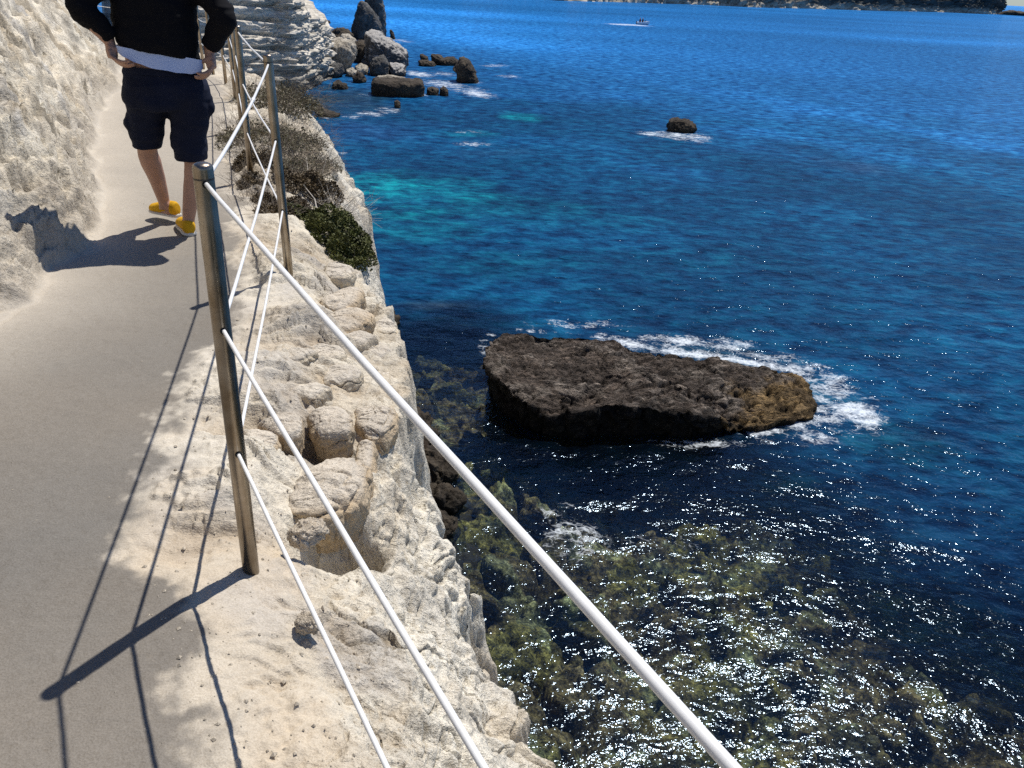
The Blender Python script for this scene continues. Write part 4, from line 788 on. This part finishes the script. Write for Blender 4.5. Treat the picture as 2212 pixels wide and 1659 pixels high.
sculpt('jumper',[eloft([(-.025,-.012,1.032,.204,.150,-.036),(-.025,-.012,1.10,.212,.150,-.02),(-.02,-.008,1.20,.214,.148),(-.015,0,1.32,.216,.142),(-.012,0,1.40,.205,.118),(-.01,.005,1.445,.13,.085),(-.01,.015,1.475,.075,.072)]),
   limb([(-.14,0,1.385),LS,LE,(-.318,-.10,1.185),(LW[0]+.002,LW[1]+.004,LW[2]+.022)],[.088,.082,.066,.058,.044],22),limb([(.12,0,1.38),RS,RE,(.284,-.10,1.15),(RW[0]+.002,RW[1]+.004,RW[2]+.025)],[.088,.082,.068,.060,.046],22)],M_black,.008,5,wr_kn(.010,7,701))
sh_=sculpt('shorts',[eloft([(-.018,0,.950,.196,.135,-.012),(-.018,0,.92,.205,.142,-.006),(-.018,0,.86,.222,.158),(-.02,0,.79,.228,.160),(-.022,0,.745,.215,.145)]),
   eloft([(-.115,.01,.83,.125,.14),(-.130,.04,.73,.112,.125),(-.148,.075,.63,.100,.112),(-.160,.105,.55,.088,.100),(-.166,.118,.505,.076,.092)]),
   eloft([(.080,.0,.83,.125,.14),(.085,.0,.73,.115,.125),(.078,.0,.62,.105,.112),(.070,.0,.50,.096,.104),(.066,.0,.445,.092,.100)]),
   eloft([(-.235,.06,.70,.016,.06),(-.245,.07,.64,.024,.065),(-.228,.09,.585,.012,.05)],14),eloft([(.190,.0,.80,.022,.06),(.205,.0,.74,.024,.065),(.180,.0,.68,.012,.05)],14)],M_navy,.0075,4,wr_kn(.011,6,711))
v,f=eloft([(-.018,0,.957,.201,.140,-.012),(-.018,0,.925,.206,.144,-.008)],40,1); mk('waistband',[(v,f[:-2])],M_navy,sh_)
# hem of the shirt, held out by both hands
V_=[];F_=[];n_=72;m_=8
for k in range(n_):
    w_=2*math.pi*k/n_; cx,sx=math.cos(w_),math.sin(w_); back=max(0,-sx); r_=-.022+.214*math.copysign(abs(cx)**.8,cx)
    top=1.074-.034*(cx+1); drop=.022+.060*back**.9*(1+.35*cx)
    for j in range(m_):
        t=j/(m_-1); dd=(-.125 if sx<0 else .15)*abs(sx)-.03*(sx<0)*(1-abs(cx))*t-.02*(abs(cx)**4)*5*0-.075*abs(cx)**3
        V_.append(Lc((r_*(1-.0*t),-(.02)+(dd if sx<0 else dd*1),top-drop*t+.0015*math.sin(k*1.3)*t)))
for k in range(n_):
    for j in range(m_-1): F_.append((k*m_+j,((k+1)%n_)*m_+j,((k+1)%n_)*m_+j+1,k*m_+j+1))
mk('shirt_hem',[(V_,F_)],M_shirt,person)
def shoe(A,hx,tx):
    h=np.array(hx+(0,)); t=np.array(tx+(0,)); ax=(t-h); L=np.linalg.norm(ax); ax/=L; sd=np.array([ax[1],-ax[0],0]); zb=A[2]-.095
    def ring(s,w_,z0,z1,n=20):
        return [h+ax*(s*L)+sd*(w_*math.cos(a))+np.array([0,0,(z0+z1)/2+(z1-z0)/2*math.sin(a)]) for a in np.linspace(0,2*math.pi,n,endpoint=False)]
    def loftr(R_):
        V_=[];F_=[]
        for r in R_: V_+=[Lc(p) for p in r]
        n=len(R_[0])
        for k in range(len(R_)-1):
            for j in range(n): F_.append((k*n+j,k*n+(j+1)%n,(k+1)*n+(j+1)%n,(k+1)*n+j))
        F_.append(tuple(range(n))[::-1]); F_.append(tuple((len(R_)-1)*n+j for j in range(n))); return V_,F_
    st=[(-.03,.014),(.0,.033),(.08,.040),(.3,.040),(.55,.046),(.75,.048),(.9,.038),(.98,.022),(1.0,.010)]
    up=[.05,.092,.102,.098,.084,.070,.060,.048,.034]
    o=sculpt('shoe',[loftr([ring(s,w_,zb+.008,zb+u) for (s,w_),u in zip(st,up)])],M_shoe,.004,3)
    v,f=loftr([ring(s,w_+.004,zb,zb+.024) for (s,w_) in st]); mk('sole',[(v,f)],M_sole,o)
    return o
shoe(LA,(-.052,.235),(-.205,.405)); shoe(RA,(.008,-.062),(-.032,.205))
sculpt('hair',[eloft([(-.01,.0,1.575,.060,.055),(-.01,.01,1.61,.080,.085),(-.01,.03,1.66,.084,.102),(-.01,.04,1.71,.072,.092),(-.01,.045,1.745,.04,.05)])],M_hair,.007,2,lambda c_:(.006*fbm(c_*40,2,5)).astype(np.float32))
# ------------------------------------------------------------------ headland, far shore, boat
def wall(name,pairs,rows_back,nu,nv,amp,freq,seed,mat,strata,under=2.5,nb=20,kind='structure'):
    n0=len(pairs); B=np.array([p[0] for p in pairs]); T=np.array([p[1] for p in pairs]); t=np.linspace(0,n0-1,nu)
    ip=lambda A: np.stack([np.interp(t,range(n0),A[:,k]) for k in range(3)],-1)
    B,T=ip(B),ip(T); V_=np.zeros((nu,nv+nb,3))
    for j in range(nv):
        s=j/(nv-1); V_[:,j]=B*(1-s)+T*s; V_[:,j,2]=(-under)*(1-s)+T[:,2]*s
    inw=np.array(rows_back,float)
    for j in range(nb):
        s=(j+1)/nb; V_[:,nv+j]=T+inw[None]*s; V_[:,nv+j,2]=T[:,2]+inw[2]*math.sin(min(1,s*1.2)*math.pi*.5)-(T[:,2]+inw[2]+under)*max(0,(s-.8)/.2)
    V_=V_.reshape(-1,3); Fs=grid_faces(nu,nv+nb); n=vnormals(V_,Fs)
    if (n.reshape(nu,-1,3)[:,:nv,1].mean())>0: Fs=Fs[:,::-1]; n=-n
    V_=displace_np(V_,n,amp,freq,seed,strata)
    # bedding ledges
    bz=V_[:,2]*1.15+.5*fbm(V_*.12,2,seed+30); fr=bz-np.floor(bz); V_=V_+n*((ss(.0,.15,fr)*(1-ss(.75,1.,fr))-.5)*amp*.55)[:,None]
    o=link(name,mesh_np(name,V_,Fs),mat); o['kind']='structure'; return o
hp=[((400,226),(395,-160),8),((520,216),(505,-120),6),((575,210),(560,-70),5),((610,207),(592,-40),4),((640,205),(620,-18),3),((660,199),(642,2),2.4),((674,191),(655,24),2.),((690,184),(676,38),1.6),((704,176),(690,47),1.3),((716,167),(702,54),1.),((726,158),(710,66),.8),((734,152),(716,84),.8),((742,140),(722,92),4)]
pairs=[(at(*b_,0),atv(*t_,at(*b_,0),o_)) for b_,t_,o_ in hp]
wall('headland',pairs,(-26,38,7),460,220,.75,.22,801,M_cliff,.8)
m,nt,b=nodes('distant_shore_rock'); P=objco(nt); mp=N(nt,'ShaderNodeMapping'); mp.inputs['Scale'].default_value=(.03,.03,.14); nt.links.new(P,mp.inputs['Vector']); n1=noise(nt,mp.outputs['Vector'],1.4,6,.65); sp=nt.nodes.new('ShaderNodeSeparateXYZ'); nt.links.new(P,sp.inputs[0])
lowp=ramp(nt,math_(nt,'ADD',math_(nt,'MULTIPLY',sp.outputs['Z'],.06),n1),[(.58,1.),(.80,0.)])
c_=mixc(nt,lowp,ramp(nt,n1,[(.3,(.022,.032,.035)),(.6,(.085,.090,.085)),(.75,(.16,.15,.13))]),ramp(nt,n1,[(.35,(.26,.24,.20)),(.6,(.62,.56,.45))])); nt.links.new(c_,b.inputs['Base Color']); b.inputs['Roughness'].default_value=1; b.inputs['Specular IOR Level'].default_value=0; M_far=m
fp=[(300,-62),(600,-42),(820,-24),(1000,-10),(1100,-6),(1207,2),(1343,5),(1430,8),(1525,11),(1602,15),(1661,17),(1752,19),(1889,23),(2025,26),(2090,29),(2116,30),(2161,31)]  # first points added out of view to even the shore's reflection
ht=[60,60,60,60,60,55,50,45,42,40,38,36,34,30,26,22,17]
pairs=[]
for k,(px,py) in enumerate(fp):
    B=at(px,py,0); dr=np.array([B[0],B[1],0])/np.hypot(B[0],B[1]); pairs.append((B,B+dr*ht[k]*.9+np.array([0,0,ht[k]])))
wall('far_shore',pairs,(250,900,20),900,60,5.,.022,821,M_far,.8,6,16)
fs=empty('tree',tuple(at(2146,27,0))); tag(fs,'dark tree on the end of the far shore cliff','tree')
g_=at(2138,12,0); B=at(2141,30,0); L0=np.array(fs.location)
ctr_=atv(2138,6,B,20); cs=[(ctr_[0]+dx,ctr_[1],ctr_[2]+dz,w_,w_,h_) for dx,dz,w_,h_ in ((0,-6,8,9),(7,-9,6,7),(-8,-5,7,8))]
V_,F_=leaves(cs,2500,2.2,seed=91); link('crown',mesh_np('crown',V_-L0,F_),mat_leaf('far_foliage',(.02,.035,.03)),fs,False)
mk('trunk',[tube([np.array([ctr_[0],ctr_[1],ctr_[2]-24])-L0,np.array([ctr_[0],ctr_[1],ctr_[2]])-L0],[1.2,.6],8)],M_twig,fs)
# boat
bp=at(1389,53,0); bo=empty('motorboat',tuple(bp)); bo.scale=(.72,.72,.72); tag(bo,'small white motorboat trailing a wake far out on the bay','motorboat')
hd=math.radians(8); 
def bl(p): return (p[0]*math.cos(hd)-p[1]*math.sin(hd),p[0]*math.sin(hd)+p[1]*math.cos(hd),p[2])
st=[(-2.3,.85,-.2,.75),(-1.2,.95,-.25,.78),(0,.95,-.28,.85),(1.1,.75,-.2,.98),(1.9,.38,.0,1.12),(2.35,.04,.35,1.22)]; V_=[];F_=[]
for (x_,w_,zb_,zt_) in st: V_+=[bl((x_,-w_,zt_)),bl((x_,-w_*.85,(zb_+zt_)/2-.1)),bl((x_,0,zb_)),bl((x_,w_*.85,(zb_+zt_)/2-.1)),bl((x_,w_,zt_)),bl((x_,w_*.8,zt_-.02)),bl((x_,0,zt_-.25)),bl((x_,-w_*.8,zt_-.02))]
for k in range(5):
    for j in range(8): F_.append((k*8+j,k*8+(j+1)%8,(k+1)*8+(j+1)%8,(k+1)*8+j))
F_.append(tuple(range(8))[::-1]); F_.append(tuple(40+j for j in range(8)))
mk('hull',[(V_,F_)],mat_simple('white_hull',(.75,.76,.78),.3),bo,False)
mk('windscreen',[tube([bl((.5,-.5,.85)),bl((.9,-.45,1.45)),bl((.9,.45,1.45)),bl((.5,.5,.85))],[.06]*4,6)],mat_simple('dark_trim',(.05,.05,.06),.4),bo)
mk('outboard_motor',[tube([bl((-2.35,0,1.1)),bl((-2.45,0,.5)),bl((-2.5,0,-.2))],[.18,.15,.06],8)],mat_simple('dark_motor',(.03,.03,.035),.4),bo)
for (x_,y_,cc_,lb) in ((-.9,-.2,(.10,.02,.02),'person in a dark red top sitting aft in the distant motorboat'),(-.1,.25,(.05,.03,.03),'person in dark clothes at the helm of the distant motorboat')):
    pr=empty('person',tuple(np.array(bp)+np.array(bl((x_,y_,.6))))); tag(pr,lb,'person')
    mk('clothing',[tube([(0,0,-.1),(0,0,.3),(0,0,.62)],[.2,.24,.18],10)],mat_simple('boat_cloth',cc_,.9),pr); mk('body',[tube([(0,0,.6),(0,0,.68),(0,0,.78),(0,0,.9),(0,0,.94)],[.06,.07,.12,.1,.03],10)],M_skin,pr)
# ------------------------------------------------------------------ camera, light
cam=bpy.data.cameras.new('camera'); co=bpy.data.objects.new('camera',cam); COL.objects.link(co); SC.camera=co
from mathutils import Matrix
co.matrix_world=Matrix(((cr[0],cu[0],-cf[0],0),(cr[1],cu[1],-cf[1],0),(cr[2],cu[2],-cf[2],CZ),(0,0,0,1)))
cam.sensor_width=36; cam.lens=36*F/1024; cam.clip_start=.05; cam.clip_end=20000
SUN_EL,SUN_AZ=math.radians(62.5),math.radians(32)
sd=bpy.data.lights.new('sun','SUN'); sd.energy=5.0; sd.angle=math.radians(.53); sd.color=(1,.955,.89)
so=bpy.data.objects.new('sun',sd); COL.objects.link(so)
dv=Vector((math.sin(SUN_AZ)*math.cos(SUN_EL),math.cos(SUN_AZ)*math.cos(SUN_EL),math.sin(SUN_EL))); so.rotation_euler=dv.to_track_quat('Z','Y').to_euler(); so.location=(20,20,40)
w=bpy.data.worlds.new('World'); SC.world=w; w.use_nodes=True; nt=w.node_tree; bg=nt.nodes['Background']
sky=nt.nodes.new('ShaderNodeTexSky'); sky.sky_type='NISHITA'; sky.sun_disc=False; sky.sun_elevation=SUN_EL; sky.sun_rotation=SUN_AZ; sky.altitude=10; sky.dust_density=.1; sky.ozone_density=3
nt.links.new(mixc(nt,1.,sky.outputs[0],(.74,.90,1.18),'MULTIPLY'),bg.inputs[0]); bg.inputs[1].default_value=.07
SC.cycles.use_denoising=False; SC.cycles.max_bounces=6; SC.cycles.sample_clamp_indirect=4
SC.view_settings.view_transform='Standard'; SC.view_settings.look='None'; SC.view_settings.exposure=0
